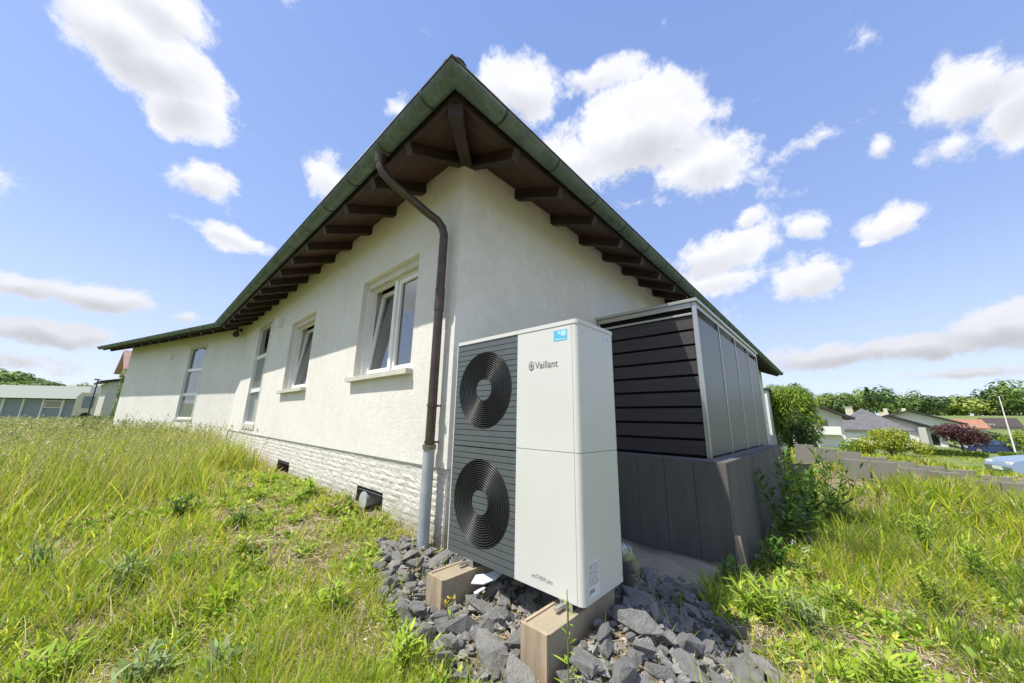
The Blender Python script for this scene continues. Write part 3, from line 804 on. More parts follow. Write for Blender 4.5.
enc = empty('screen_enclosure', (4.84, 1.18, ZT)); inv2 = Matrix.Translation(-enc.location)
tag(enc, 'tall aluminium framed enclosure with dark horizontal slats and grey side panels', 'enclosure')
def ep(mb, name, mat, **kw):
    o = mb.build(name, mat, enc, **kw); o.matrix_parent_inverse = inv2; return o
EX0, EX1, EY, EZ = 4.834, 9.63, 1.177, 1.60
m = MB(); m.box((EX0 - .03, EY - .03, EZ - .005), (EX1 + .03, YW - .01, EZ + .035)); ep(m, 'top_sheet', M['alu'], bevel=.003)
m = MB(); m.box((EX0, EY + .052, EZ - .075), (EX0 + .05, YW - .02, EZ - .008)); ep(m, 'top_rail', M['alu'], bevel=.003)
m = MB(); m.box((EX0, EY + .052, EZ - .18), (EX0 + .035, YW - .02, EZ - .15)); ep(m, 'top_rail', M['alu'], bevel=.003)
m = MB(); m.box((EX0 + .052, EY, EZ - .075), (EX1, EY + .05, EZ - .008)); ep(m, 'top_rail', M['alu'], bevel=.003)
px_ = [EX0, 6.04, 7.235, 8.43, EX1 - .05]
for i, x in enumerate(px_):
    w_ = .05 if i in (0, 4) else .032
    m = MB(); m.box((x, EY - .003, ZT), (x + w_, EY + .047, EZ - .008)); ep(m, 'post', M['alu'], bevel=.003)
m = MB(); m.box((EX0 + .002, YW - .06, ZT), (EX0 + .05, YW - .012, EZ - .08)); ep(m, 'post', M['alu'])
for i in range(4):
    m = MB(); m.box((px_[i] + (.052 if i == 0 else .034), EY + .008, ZT + .02), (px_[i+1] - .002, EY + .02, EZ - .19)); ep(m, 'side_panel', M['panel'])
for i in range(9):
    zt = 1.405 - i * .2025
    m = MB(); m.box((EX0 + .025, EY + .054, zt - .170), (EX0 + .045, YW - .064, zt)); o = ep(m, 'slat', M['slatdark'], bevel=.002)
    if i in (0, 3, 5): o.delta_rotation_euler = (0, 0, 0)
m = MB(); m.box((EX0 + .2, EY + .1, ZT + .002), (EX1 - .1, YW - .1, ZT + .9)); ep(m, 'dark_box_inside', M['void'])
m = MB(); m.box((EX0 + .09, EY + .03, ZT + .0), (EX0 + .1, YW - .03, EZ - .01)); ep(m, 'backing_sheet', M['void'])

# wooden stake by the corner of the base
m = MB(); m.bar((4.26, .81, -1.75), (4.35, .90, -1.10), .05, .035, up=(1, 0, 0)); o = m.build('wooden_stake', M['board'], bevel=.003)
tag(o, 'short rough wooden stake leaning at the corner of the concrete wall', 'stake')
# litter strip
m = MB(); zz = g1(1.8, 1.9) + .20
pts = [(-.13, 0), (-.08, .06), (.02, .05), (.12, .075), (.16, .05), (.06, -.015), (-.04, -.03)]
m.prism(pts, lambda a, b, t: (1.80 + a*.75 + b*.5, 1.86 - a*.45 + b*.9, -1.045 + a*.10 + t + .25*b), 0, .006)
m.bar((1.70, 1.88, -1.10), (1.76, 1.85, -1.075), .03, .004)
o = m.build('plastic_strip', M['plastic_strip']); tag(o, 'bent strip of white plastic lying on the stones under the heat pump', 'litter')

# ------------------------------------------------------------------ stones
def stone_mesh(seed):
    rs = random.Random(seed); bm = bmesh.new()
    for _ in range(13):
        v = Vector((rs.gauss(0, 1), rs.gauss(0, 1), rs.gauss(0, 1))).normalized()
        v = Vector((v.x * 1.0, v.y * rs.uniform(.5, .8), v.z * rs.uniform(.36, .6))); bm.verts.new(v * rs.uniform(.85, 1.05))
    r_ = bmesh.ops.convex_hull(bm, input=bm.verts[:])
    bmesh.ops.delete(bm, geom=[g for g in r_['geom_interior'] if isinstance(g, bmesh.types.BMVert)], context='VERTS')
    bmesh.ops.dissolve_limit(bm, angle_limit=.25, verts=bm.verts[:], edges=bm.edges[:])
    bmesh.ops.bevel(bm, geom=bm.edges[:], offset=.03, segments=1, affect='EDGES', clamp_overlap=True)
    bmesh.ops.triangulate(bm, faces=bm.faces[:])
    bmesh.ops.subdivide_edges(bm, edges=[e for e in bm.edges if e.calc_length() > .4], cuts=1)
    for v in bm.verts: v.co += Vector([rs.uniform(-.018, .018) for _ in range(3)])
    me = bpy.data.meshes.new('broken_stone'); bm.to_mesh(me); bm.free(); me.materials.append(M['stone']); return me
SM = [stone_mesh(i + 40) for i in range(14)]
BED = [(1.98, 3.0), (1.66, 3.08), (1.48, 2.75), (1.34, 2.4), (1.28, 1.95), (1.24, 1.5), (1.4, .95), (2.0, .45), (2.65, .42), (2.88, .60), (3.2, .88), (3.55, 1.1), (3.5, 2.4), (2.9, 2.62), (1.98, 2.62)]
def inpoly(x, y, P):
    x = np.asarray(x); y = np.asarray(y); c = np.zeros(x.shape, bool); j = len(P) - 1
    for i in range(len(P)):
        xi, yi = P[i]; xj, yj = P[j]
        c ^= ((yi > y) != (yj > y)) & (x < (xj - xi) * (y - yi) / (yj - yi + 1e-12) + xi); j = i
    return c
placed = []
def try_stone(r0, rng_, gap, layer):
    x = rng_.uniform(1.1, 4.1); y = rng_.uniform(.3, 3.15)
    if not inpoly(np.array([x]), np.array([y]), BED)[0]: return
    for y0, y1 in ((1.152, 1.318), (1.966, 2.128)):
        if 1.5 - r0*.8 < x < 2.4 and y0 - r0*.8 < y < y1 + r0*.8: return
    if math.hypot(x - XP, y - YP) < r0 + .05 or math.hypot(x - 2.62, y - 1.25) < r0 + .07: return
    if x > XW - r0 and y > YW - r0*.9: return
    for (a, b, c, l) in placed:
        if l == layer and math.hypot(a - x, b - y) < (c + r0) * gap: return
    placed.append((x, y, r0, layer))
rs = random.Random(11)
for sz, tries in ((.13, 40), (.10, 220), (.078, 900), (.058, 2400), (.043, 3500)):
    for _ in range(tries): try_stone(sz * rs.uniform(.85, 1.15), rs, .70, 0)
n0 = len(placed)
for sz, tries in ((.085, 25), (.06, 140), (.042, 260)):
    for _ in range(tries): try_stone(sz * rs.uniform(.85, 1.15), rs, 1.1, 1)
placed.sort(key=lambda p: -p[2] / (math.hypot(p[0], p[1])))
placed = placed[:295]
for (x, y, r0, l) in placed:
    o = bpy.data.objects.new('broken_stone', rs.choice(SM)); COL.objects.link(o)
    o.location = (x, y, g1(x, y) + r0 * (.38 if l == 0 else 1.1)); s_ = r0 * 1.12
    o.scale = (s_ * rs.uniform(.95, 1.2), s_ * rs.uniform(.85, 1.1), s_ * rs.uniform(.85, 1.15))
    o.rotation_euler = (rs.uniform(-.5, .5), rs.uniform(-.5, .5), rs.uniform(0, 6.28))
    tag(o, 'rough grey piece of broken quarry stone in the bed around the heat pump', 'stone', 'broken grey stones around the heat pump')

cv = []; cf = []; rq = np.random.default_rng(3)
for _ in range(5200):
    x, y = rq.uniform(1.1, 4.1), rq.uniform(.3, 3.15)
    if not inpoly(np.array([x]), np.array([y]), BED)[0] or (1.48 < x < 2.42 and (1.13 < y < 1.34 or 1.95 < y < 2.15)) or (x > 1.97 and y > 2.61): continue
    r_ = rq.uniform(.012, .034); b_ = len(cv); zc = g1(x, y) + rq.uniform(0, .035)
    for dx, dy, dz in ((1, 0, 0), (-1, 0, 0), (0, 1, 0), (0, -1, 0), (0, 0, 1), (0, 0, -1)):
        q_ = np.array([dx, dy, dz * .7]) * r_ + rq.normal(0, r_ * .28, 3); cv.append((x + q_[0], y + q_[1], zc + q_[2]))
    for t_ in ((0,2,4),(2,1,4),(1,3,4),(3,0,4),(2,0,5),(1,2,5),(3,1,5),(0,3,5)): cf.append([b_ + i for i in t_])
me = bpy.data.meshes.new('stone_chips'); me.from_pydata(cv, [], cf); me.materials.append(M['stone'])
tag(link(bpy.data.objects.new('stone_chips', me)), 'small grey stone chips between the broken stones', 'gravel', kind='stuff')

# ------------------------------------------------------------------ vegetation helpers
def ribbon_mesh(name, P, h, w, az, lean, curl, col, mat, prof=(1, .9, .55), ts=(0, .4, .75), parent=None, twist=None):
    """N blades: root P, length h, width w, azimuth az of lean, lean angle from vertical (rad), curl extra bend"""
    N = len(P); k = len(ts)
    T = np.array(list(ts) + [1.0]); V = np.zeros((N, 2 * k + 1, 3))
    dirx, diry = np.cos(az), np.sin(az)
    if twist is None: twist = rng.uniform(0, PI, N)
    sx, sy = np.cos(az + PI/2 + twist * 0), np.sin(az + PI/2 + twist * 0)
    sx, sy = np.cos(twist), np.sin(twist)
    cx_ = np.zeros(N); cz_ = np.zeros(N); prev = 0; cxs = []; czs = []
    for t in T:
        if t > 0:
            tm = (t + prev) / 2; ang = lean + curl * tm
            cx_ = cx_ + np.sin(ang) * (t - prev) * h; cz_ = cz_ + np.cos(ang) * (t - prev) * h
        cxs.append(cx_.copy()); czs.append(cz_.copy()); prev = t
    for i in range(k):
        base = P + np.stack([dirx * cxs[i], diry * cxs[i], czs[i]], 1)
        off = np.stack([sx, sy, np.zeros(N)], 1) * (w * prof[i] / 2)[:, None]
        V[:, 2*i] = base - off; V[:, 2*i+1] = base + off
    V[:, 2*k] = P + np.stack([dirx * cxs[k], diry * cxs[k], czs[k]], 1)
    nv = 2 * k + 1
    b = (np.arange(N) * nv)[:, None]
    quads = [np.concatenate([b + 2*i, b + 2*i+1, b + 2*i+3, b + 2*i+2], 1) for i in range(k - 1)]
    Q = np.stack(quads, 1).reshape(-1) if k > 1 else np.zeros(0, int)
    Tt = np.concatenate([b + 2*k-2, b + 2*k-1, b + 2*k], 1).reshape(-1)
    me = bpy.data.meshes.new(name); me.vertices.add(N * nv); me.vertices.foreach_set('co', V.ravel())
    me.loops.add(len(Q) + len(Tt)); me.loops.foreach_set('vertex_index', np.concatenate([Q, Tt]).astype(np.int32))
    nq = len(Q) // 4; nt_ = N
    me.polygons.add(nq + nt_)
    me.polygons.foreach_set('loop_start', np.concatenate([np.arange(nq) * 4, nq * 4 + np.arange(nt_) * 3]).astype(np.int32))
    me.update(calc_edges=True)
    ca = me.color_attributes.new('Col', 'FLOAT_COLOR', 'POINT')
    cc = np.ones((N, nv, 4)); cc[:, :, :3] = col[:, None, :]
    ca.data.foreach_set('color', cc.ravel())
    me.materials.append(mat)
    return link(bpy.data.objects.new(name, me), parent)
def quads_mesh(name, C, size, nrm, col, mat, parent=None, aspect=.6):
    """N leaf-shaped faces (5-sided) centred C"""
    N = len(C); nrm = nrm / (np.linalg.norm(nrm, axis=1)[:, None] + 1e-9)
    a = rng.normal(size=(N, 3)); u = np.cross(nrm, a); u /= np.linalg.norm(u, axis=1)[:, None] + 1e-9; v = np.cross(nrm, u)
    s = size[:, None]
    V = np.stack([C - u*s*.5, C + v*s*aspect*.5 - u*s*.05, C + u*s*.55, C - v*s*aspect*.5 - u*s*.05], 1)
    me = bpy.data.meshes.new(name); me.vertices.add(N * 4); me.vertices.foreach_set('co', V.ravel())
    me.loops.add(N * 4); me.loops.foreach_set('vertex_index', np.arange(N * 4, dtype=np.int32))
    me.polygons.add(N); me.polygons.foreach_set('loop_start', (np.arange(N) * 4).astype(np.int32)); me.update(calc_edges=True)
    ca = me.color_attributes.new('Col', 'FLOAT_COLOR', 'POINT'); cc = np.ones((N, 4, 4)); cc[:, :, :3] = col[:, None, :]
    ca.data.foreach_set('color', cc.ravel()); me.materials.append(mat)
    return link(bpy.data.objects.new(name, me), parent)
def pal(n, cols, jit=.15, probs=None):
    cols = np.array(cols); c = cols[rng.choice(len(cols), n, p=probs)]
    return np.clip(c * (1 + rng.normal(0, jit, (n, 1))) * (1 + rng.normal(0, jit * .3, (n, 3))), .005, .9)

def vnoise(x, y, s, seed=0):
    x = x / s + seed * 17.3; y = y / s + seed * 9.1
    xi = np.floor(x).astype(int); yi = np.floor(y).astype(int); fx = x - xi; fy = y - yi
    fx = fx*fx*(3-2*fx); fy = fy*fy*(3-2*fy)
    def hsh(a, b): 
        q = np.sin(a * 127.1 + b * 311.7 + seed * 74.7) * 43758.5453; return q - np.floor(q)
    return (hsh(xi, yi)*(1-fx) + hsh(xi+1, yi)*fx)*(1-fy) + (hsh(xi, yi+1)*(1-fx) + hsh(xi+1, yi+1)*fx)*fy

def sample(n, rmin, rmax, p=1.6, az=(-32, 122)):
    e = 2 - p; u = rng.random(n); r = (rmin**e + u * (rmax**e - rmin**e))**(1/e)
    a = np.radians(rng.uniform(az[0], az[1], n)); return r * np.cos(a), r * np.sin(a), r
HOUSE = [(1.99, 2.63), (1.99, 13.57), (-.65, 22.4), (6, 24), (22.6, 12), (22.6, 2.63)]
BASEP = [(3.5, 1.1), (4.4, .94), (9.5, .94), (9.5, 2.7), (3.5, 2.7)]
def clear(x, y):
    bad = inpoly(x, y, HOUSE) | inpoly(x, y, BASEP)
    bad |= (x > 1.5) & (x < 2.42) & (((y > 1.14) & (y < 1.33)) | ((y > 1.95) & (y < 2.14)))
    return ~bad
# signed helper: how tall the growth is at a spot
def tallness(x, y):
    n = vnoise(x, y, 1.1, 3) - .5
    edge = np.where(y > 8.3, 1.95, 1.15 - .0 * y)      # right limit
    t = np.clip((edge + .5 * n - x) / .45, 0, 1) * np.clip((y - 5.7 - .35 * (x) + 1.2 * n) / 1.2, 0, 1)
    t2 = np.clip((-.1 - x + .6 * n) / .5, 0, 1) * np.clip((y - 4.8) / 1.8, 0, 1)
    return np.maximum(t, t2 * .8)
STRAWC = [(.60, .51, .28), (.50, .41, .21), (.70, .62, .41)]
GREENC = [(.36, .48, .03), (.50, .58, .04), (.62, .62, .08), (.20, .34, .03)]
PALEC = [(.54, .54, .16), (.45, .50, .10), (.60, .56, .23), (.36, .45, .08)]

# tall meadow
n = 210000; x, y, r = sample(n, 2.5, 42, 1.5, (55, 128))
t = tallness(x, y); keep = clear(x, y) & (rng.random(n) < t) & (x < 2.0)
x, y, r, t = x[keep], y[keep], r[keep], t[keep]; n = len(x)
hh = (.30 + .42 * rng.random(n)) * (.6 + .4 * t) * (.8 + .4 * vnoise(x, y, .8, 5)) * np.where(y < 6, .85, 1)
col = pal(n, GREENC + PALEC + STRAWC[:1], .2, [.14, .16, .14, .08, .14, .13, .09, .07, .05])
o = ribbon_mesh('meadow_grass', np.stack([x, y, gh(x, y) - .02], 1), hh, .0066 * np.clip(r / 4, .8, 4) * rng.uniform(.6, 1.4, n), rng.normal(.6, 2.2, n), np.abs(rng.normal(.12, .18, n)), rng.uniform(0, .7, n), col, M['grass'])
tag(o, 'tall pale green meadow grass growing left of the house', 'grass', kind='stuff')
# seed heads on thin stalks
n = 20000; x, y, r = sample(n, 3, 38, 1.5, (55, 126)); t = tallness(x, y); keep = clear(x, y) & (rng.random(n) < t * .8) & (x < 2.0)
x, y, r = x[keep], y[keep], r[keep]; n = len(x)
hs = .5 + .32 * rng.random(n); az_ = rng.normal(.8, 1.0, n); ln_ = np.abs(rng.normal(.1, .12, n)); zb = gh(x, y)
P0 = np.stack([x, y, zb], 1)
o = ribbon_mesh('grass_stalks', P0, hs, .0028 * np.clip(r / 4, 1, 4), az_, ln_, np.full(n, .25), pal(n, PALEC + STRAWC, .15), M['straw'], prof=(1, 1, .8))
tag(o, 'thin flowering grass stalks standing above the meadow', 'grass', kind='stuff')
ang = ln_ + .12
top = P0 + np.stack([np.cos(az_) * np.sin(ang) * hs, np.sin(az_) * np.sin(ang) * hs, np.cos(ang) * hs], 1)
k = 7; C = np.repeat(top, k, 0) + rng.normal(0, 1, (n * k, 3)) * np.array([.012, .012, .04]) - np.array([0, 0, .03])
o = quads_mesh('grass_seed_heads', C, np.repeat(np.clip(r / 5, .8, 4), k) * .02 * rng.uniform(.6, 1.3, n * k), rng.normal(size=(n * k, 3)), np.repeat(pal(n, [(.52, .50, .24), (.42, .43, .15), (.36, .38, .13), (.58, .54, .32)], .15), k, 0), M['straw'], aspect=.35)
tag(o, 'feathery pale seed heads on the meadow grass', 'grass', kind='stuff')
# short growth everywhere
n = 600000; x, y, r = sample(n, .7, 40, 1.72)
dens = np.clip((.6 * vnoise(x, y, .55, 8) + .4 * vnoise(x, y, .17, 9) - .22) * 2.3, .10, 1) * (1 - .65 * tallness(x, y))
nearwall = np.clip((x - .55) / .6, 0, 1) * (y > 2.0) * (y < 8.5) * (x < 2.0) * (.75 + .6 * (vnoise(x, y, .6, 44) - .5))
dens = dens * (1 - .85 * np.clip(nearwall, 0, 1))
patch = np.clip((vnoise(x, y, 1.0, 51) - .52) * 5, 0, 1) * np.where((x - y < 0) & (x < .8), .35, 1); dens = dens * (1 - .8 * patch)
bed = inpoly(x, y, BED); dens = np.where(bed, .012, dens); dens = np.where((x > 1.0) & (y < 2.2) & (y > .8) & (x < 1.5), dens * .35, dens)
litter_r = (x > 2.6) & (y < 1.0) & (x < 4.9) & (y > -.3); dens = np.where(litter_r, dens * .42, dens)
shade = (x > 4.2) & (x < 7.0) & (y > .45) & (y < .95); dens = np.where(shade, dens * .35, dens)
keep = clear(x, y) & (rng.random(n) < dens); x, y, r = x[keep], y[keep], r[keep]; n = len(x)
right = (x - y > 1.2)
lush = vnoise(x, y, .9, 12)
hh = (.05 + .12 * rng.random(n)) * (.7 + .9 * lush) * np.where(right, 1.45, 1.0) * np.where((~right) & (x < .7), 1.35, 1)
pd = np.abs((x - 7.0) * -.35 + (y + 2.6) * .936 + .0); hh = hh * np.where(right & (x > 6) & (y < .3), 1.6, 1) * np.where(right & (x > 8.2) & (y < .3), 1.35, 1)
hh = np.minimum(hh, .42) * np.where(x > 10.2, .38, 1)
col = pal(n, GREENC + PALEC[:2] + STRAWC, .2, [.24, .22, .15, .13, .07, .06, .05, .04, .04])
o = ribbon_mesh('short_grass', np.stack([x, y, gh(x, y) - .01], 1), hh, .0052 * np.clip(r / 2.6, .75, 5) * rng.uniform(.6, 1.5, n), rng.uniform(0, 2*PI, n), np.abs(rng.normal(.25, .25, n)), rng.uniform(0, 1.3, n), col, M['grass'])
tag(o, 'short patchy green grass on the dry ground', 'grass', kind='stuff')
# dry straw lying about
n = 260000; x, y, r = sample(n, .7, 16, 1.7)
keep = clear(x, y) & (rng.random(n) < np.where(inpoly(x, y, BED), .08, .35 + .6 * vnoise(x, y, .5, 21))) & (tallness(x, y) < .5)
x, y, r = x[keep], y[keep], r[keep]; n = len(x)
o = ribbon_mesh('dry_straw', np.stack([x, y, gh(x, y) + .006 + .03 * rng.random(n)], 1), .04 + .12 * rng.random(n), .0042 * np.clip(r / 2.6, .8, 4), rng.uniform(0, 2*PI, n), rng.uniform(1.3, 1.6, n), rng.uniform(-.2, .4, n), pal(n, STRAWC + [(.22, .15, .08), (.6, .52, .36)], .2), M['straw'])
tag(o, 'dry straw and dead stems lying between the grass', 'straw', kind='stuff')
# broad little leaves: clover, dandelion, creeping weeds in clumps
n = 240000; x, y, r = sample(n, .7, 14, 1.7)
d = np.clip((.7 * vnoise(x, y, .30, 31) + .3 * vnoise(x, y, .12, 33) - .44) * 4, 0, 1) * (1 - .7 * tallness(x, y)); d = np.where(inpoly(x, y, BED), .0, d)
keep = clear(x, y) & (rng.random(n) < d); x, y, r = x[keep], y[keep], r[keep]; n = len(x)
o = ribbon_mesh('creeping_weeds', np.stack([x, y, gh(x, y) + .0], 1), .05 + .07 * rng.random(n), (.016 + .012 * rng.random(n)) * np.clip(r / 3, .9, 2.5), rng.uniform(0, 2*PI, n), rng.uniform(.3, 1.1, n), rng.uniform(.2, 1.0, n), pal(n, [(.26, .42, .03), (.36, .50, .05), (.16, .28, .03), (.40, .50, .12), (.52, .54, .10)], .2), M['leaf'], prof=(.25, 1, .85), ts=(0, .45, .8))
tag(o, 'low broad leaved weeds spreading through the grass', 'weeds', kind='stuff')
# small litter stones / crumbs
n = 26000; x, y, r = sample(n, .8, 9, 1.6); keep = clear(x, y); x, y, r = x[keep], y[keep], r[keep]; n = len(x)
o = quads_mesh('leaf_litter', np.stack([x, y, gh(x, y) + .012], 1), .015 + .03 * rng.random(n), rng.normal(0, .5, (n, 3)) + np.array([0, 0, 1]), pal(n, [(.30, .22, .13), (.42, .34, .22), (.16, .10, .06), (.5, .44, .33)], .2), M['straw'])
tag(o, 'dead brown leaves scattered on the ground', 'leaf litter', kind='stuff')

# individual weeds
def weed(x, y, label, stems=5, h=.35, leaf=.14, lw=.035, nl=9, col=((.13, .25, .035), (.18, .30, .05)), spread=.35, z=None, cat='weed', name='leafy_weed', flower=None):
    z = g1(x, y) if z is None else z
    root = empty(name, (x, y, z)); tag(root, label, cat)
    P = []; A = []; H = []; Wd = []; L = []; m = MB(); F_ = []
    for s_ in range(stems):
        a = rng.uniform(0, 2*PI); le = rng.uniform(0, spread); hh = h * rng.uniform(.7, 1.05)
        top = Vector((math.cos(a) * math.sin(le) * hh, math.sin(a) * math.sin(le) * hh, math.cos(le) * hh)); b0_ = Vector((rng.uniform(-.03, .03), rng.uniform(-.03, .03), -.02))
        m.tube([b0_, b0_ + top * .55, b0_ + top], [.0045, .0035, .002], 6)
        F_.append(b0_ + top)
        for i in range(nl):
            f = (i + .6) / nl; p = b0_ + top * f; P.append(p); A.append(i * 2.4 + s_); H.append(leaf * (1.15 - .55 * f) * rng.uniform(.8, 1.2)); Wd.append(lw * (1.1 - .4 * f)); L.append(rng.uniform(.5, 1.0) + .2 * (1 - f))
    o = m.build('stem', M['weedstem'], root)
    P = np.array([p[:] for p in P]); n = len(P); A = np.array(A)
    ribbon_mesh('leaves', P, np.array(H), np.array(Wd), A, np.array(L), rng.uniform(.3, .9, n), pal(n, col, .12), M['leaf'], prof=(.2, 1, .8), ts=(0, .4, .75), parent=root, twist=A + PI/2)
    if flower:
        n = len(F_) * 14; C = np.repeat(np.array([f[:] for f in F_]), 14, 0) + rng.normal(0, .014, (n, 3))
        quads_mesh('flowers', C, np.full(n, .014), rng.normal(size=(n, 3)), pal(n, [flower], .05), M['leaf'], parent=root, aspect=.8)
    return root
M['weedstem'] = simple('green_stem', (.14, .20, .05), .6)
DK = ((.09, .18, .03), (.13, .25, .04)); LT = ((.30, .45, .04), (.42, .54, .07)); GR = ((.18, .28, .09), (.30, .38, .17))
weed(6.1, .62, 'large dark leafy weed growing against the long side of the concrete wall', 13, 1.25, .26, .05, 15, DK, .42)
weed(7.2, .25, 'tall leafy weed standing in front of the left end of the palisade stones', 12, 1.2, .22, .045, 14, ((.08, .16, .03), (.11, .21, .035)), .4)
weed(5.2, .70, 'low dark weed beside the concrete wall, just behind the wooden stake', 5, .35, .2, .05, 7, DK, .5)
weed(7.3, .45, 'tall green weed at the far part of the concrete wall', 8, .9, .26, .06, 10, ((.09, .18, .03), (.13, .24, .04)), .3)
weed(4.05, .90, 'dark drooping weed at the foot of the slab wall in front of the stake', 7, .36, .20, .055, 6, DK, .7)
weed(3.45, .62, 'bright leafy weed at the edge of the stones right of the slab wall', 10, .34, .17, .032, 9, LT, .8)
weed(3.75, .42, 'spreading weed with pale edged leaves beside the stones', 8, .28, .16, .03, 8, GR, .9)
weed(3.1, .02, 'rosette of broad upright green leaves at the bottom right edge of the stones', 12, .26, .2, .028, 6, LT, .6)
weed(4.9, .45, 'small weed with one broad light leaf and a white flower near the wooden stake', 3, .42, .14, .05, 5, LT, .3, flower=(.75, .75, .7))
weed(1.62, 3.75, 'leafy green weed beside the round cellar vent pipe', 5, .16, .12, .03, 6, LT, .9)
weed(1.75, 5.2, 'bright bushy weed at the foot of the white plinth between the two cellar openings', 9, .26, .16, .035, 8, LT, .7)
weed(1.5, 4.95, 'smaller bright weed in front of the plinth, nearer the cellar vent', 7, .20, .15, .03, 7, LT, .8)
weed(.25, 2.65, 'grey green thistle like rosette at the bottom left corner', 12, .2, .15, .022, 7, GR, .9)
weed(.5, 2.35, 'grey green broad leaved weed at the bottom edge left of the stones', 10, .16, .13, .02, 6, GR, .9)
weed(-.05, 3.1, 'broad leaved bright weed at the left edge of the lawn', 10, .2, .15, .022, 6, LT, .8)
weed(1.28, 2.12, 'little plant with rounded leaves growing beside the stones left of the heat pump', 4, .12, .08, .03, 5, LT, .7)
weed(1.50, 1.02, 'thin upright green stem in front of the right concrete beam', 2, .46, .07, .012, 10, LT, .08)
weed(1.45, 1.78, 'small yellow flowered sprig between the stones under the heat pump', 2, .2, .05, .012, 6, LT, .2, flower=(.7, .5, .05))
for (x, y, lb, st_, h_, lf, lw_, nl_, c_, sp) in [
  (.62, 3.1, 'flat broad leaved weed in the thin grass left of the stones', 10, .14, .13, .035, 6, LT, 1.1),
  (1.05, 2.5, 'bushy weed growing at the left edge of the stone bed', 9, .2, .11, .022, 8, LT, .8),
  (1.15, 1.75, 'green weed at the bottom edge of the picture touching the stone bed', 9, .2, .12, .022, 8, LT, .8),
  (1.2, 3.5, 'small weed on the bare soil in front of the cellar vent', 7, .14, .10, .022, 6, LT, .9),
  (.8, 3.75, 'clump of yellowish weeds in the middle of the bare patch', 12, .18, .12, .02, 7, ((.42, .46, .06), (.30, .42, .05)), 1.0),
  (1.35, 4.3, 'low round weed left of the cellar vent', 8, .12, .10, .028, 6, LT, 1.1),
  (1.25, 5.6, 'weed clump halfway to the far cellar opening', 9, .2, .12, .026, 7, LT, .9),
  (1.5, 6.6, 'weed clump in front of the far cellar opening', 9, .22, .12, .026, 7, LT, .8),
  (.2, 3.9, 'pale thistle like weed in the grass on the left', 9, .26, .15, .02, 8, GR, .8),
  (-.3, 4.6, 'pale leafy weed at the left edge halfway up the meadow', 9, .3, .14, .022, 8, GR, .7),
  (2.9, .2, 'low weed on the bare soil at the lower right corner of the stones', 8, .12, .10, .026, 6, LT, 1.1),
  (3.4, -.1, 'leafy weed in the short grass below the spreading weed', 10, .22, .14, .024, 7, LT, .8),
  (4.3, .25, 'green weed clump in front of the stake in the dry patch', 9, .24, .13, .026, 8, LT, .7),
  (4.9, -.4, 'feathery yellow green weed in the middle of the right grass', 12, .4, .12, .016, 12, ((.40, .47, .07), (.30, .42, .05)), .5),
  (5.9, -.8, 'dense bright weed clump in the right grass, nearer the palisade', 14, .45, .14, .02, 12, LT, .5),
  (4.6, -1.2, 'leafy clump close to the right picture edge', 12, .3, .14, .022, 9, LT, .6),
  (6.7, -.55, 'tall bright weed standing in front of the middle palisade stones', 14, .55, .16, .024, 12, LT, .4),
  (8.2, .3, 'weed clump before the first palisade stones', 12, .6, .18, .03, 11, ((.14, .26, .04), (.2, .34, .05)), .45)]:
    weed(x, y, lb, st_, h_, lf, lw_, nl_, c_, sp)
weed(.9, 4.6, 'dark green nettle clump at the edge of the tall meadow', 10, .22, .09, .035, 8, ((.08, .16, .03), (.12, .22, .04)), .7)
weed(.55, 5.3, 'dark leafy clump in front of the tall grass', 10, .28, .10, .04, 8, ((.08, .16, .03), (.12, .22, .04)), .7)
for i, (x, y, h, lb) in enumerate([(-.1, 17.5, 1.1, 'tall branching weed in front of the tall window of the far wing'), (-.9, 18.6, 1.3, 'tall branching weed before the end corner of the far wing'),
        (.4, 15.0, 1.0, 'tall thin weed before the shaded wall of the far wing, nearer the bend'), (-.8, 14.2, 1.1, 'tall airy weed standing above the meadow left of the wing corner')]):
    weed(x, y, lb, 9, h, .16, .04, 14, ((.20, .26, .09), (.28, .33, .14)), .35)
# grass tufts on the right
def tuft(x, y, label, n=260, h=.5, spread=.16, cols=GREENC, lean=.25, wd=.006):
    z = g1(x, y); root = np.clip(rng.normal(0, spread * .8, (n, 2)), -spread * 1.3, spread * 1.3); az_ = np.arctan2(root[:, 1], root[:, 0]) + rng.normal(0, .6, n)
    o = ribbon_mesh('grass_tuft', np.stack([root[:, 0], root[:, 1], np.full(n, -.03)], 1), h * rng.uniform(.5, 1.05, n), np.full(n, wd), az_, np.abs(rng.normal(lean, .15, n)), rng.uniform(.2, 1.2, n), pal(n, cols, .15), M['grass'])
    o.location = (x, y, z); tag(o, label, 'grass tuft', 'grass tufts on the right')
BL = ((.10, .20, .05), (.15, .26, .05), (.20, .32, .05))
tuft(7.6, -.35, 'big green grass tuft before the grey palisade stones', 700, .5, .35, BL)
tuft(6.0, -.1, 'yellow green grass tuft beside the dark weeds of the concrete wall', 260, .62, .12, ((.25, .34, .05), (.32, .36, .1)), .12)
tuft(5.6, -1.3, 'dense dark green grass tuft near the right picture edge', 500, .4, .3, BL)
tuft(4.4, -.5, 'grass tuft in the dry patch right of the stones', 260, .3, .2, BL, .4)
tuft(3.9, -.75, 'low grass tuft at the bottom right corner', 320, .32, .25, ((.2, .3, .05), (.14, .24, .04)), .5)
tuft(9.3, -1.7, 'tall straw coloured grass tuft in front of the right palisade stones', 300, .55, .3, PALEC, .2)
tuft(6.7, .1, 'medium grass tuft behind the yellow green one', 300, .5, .2, BL, .2)

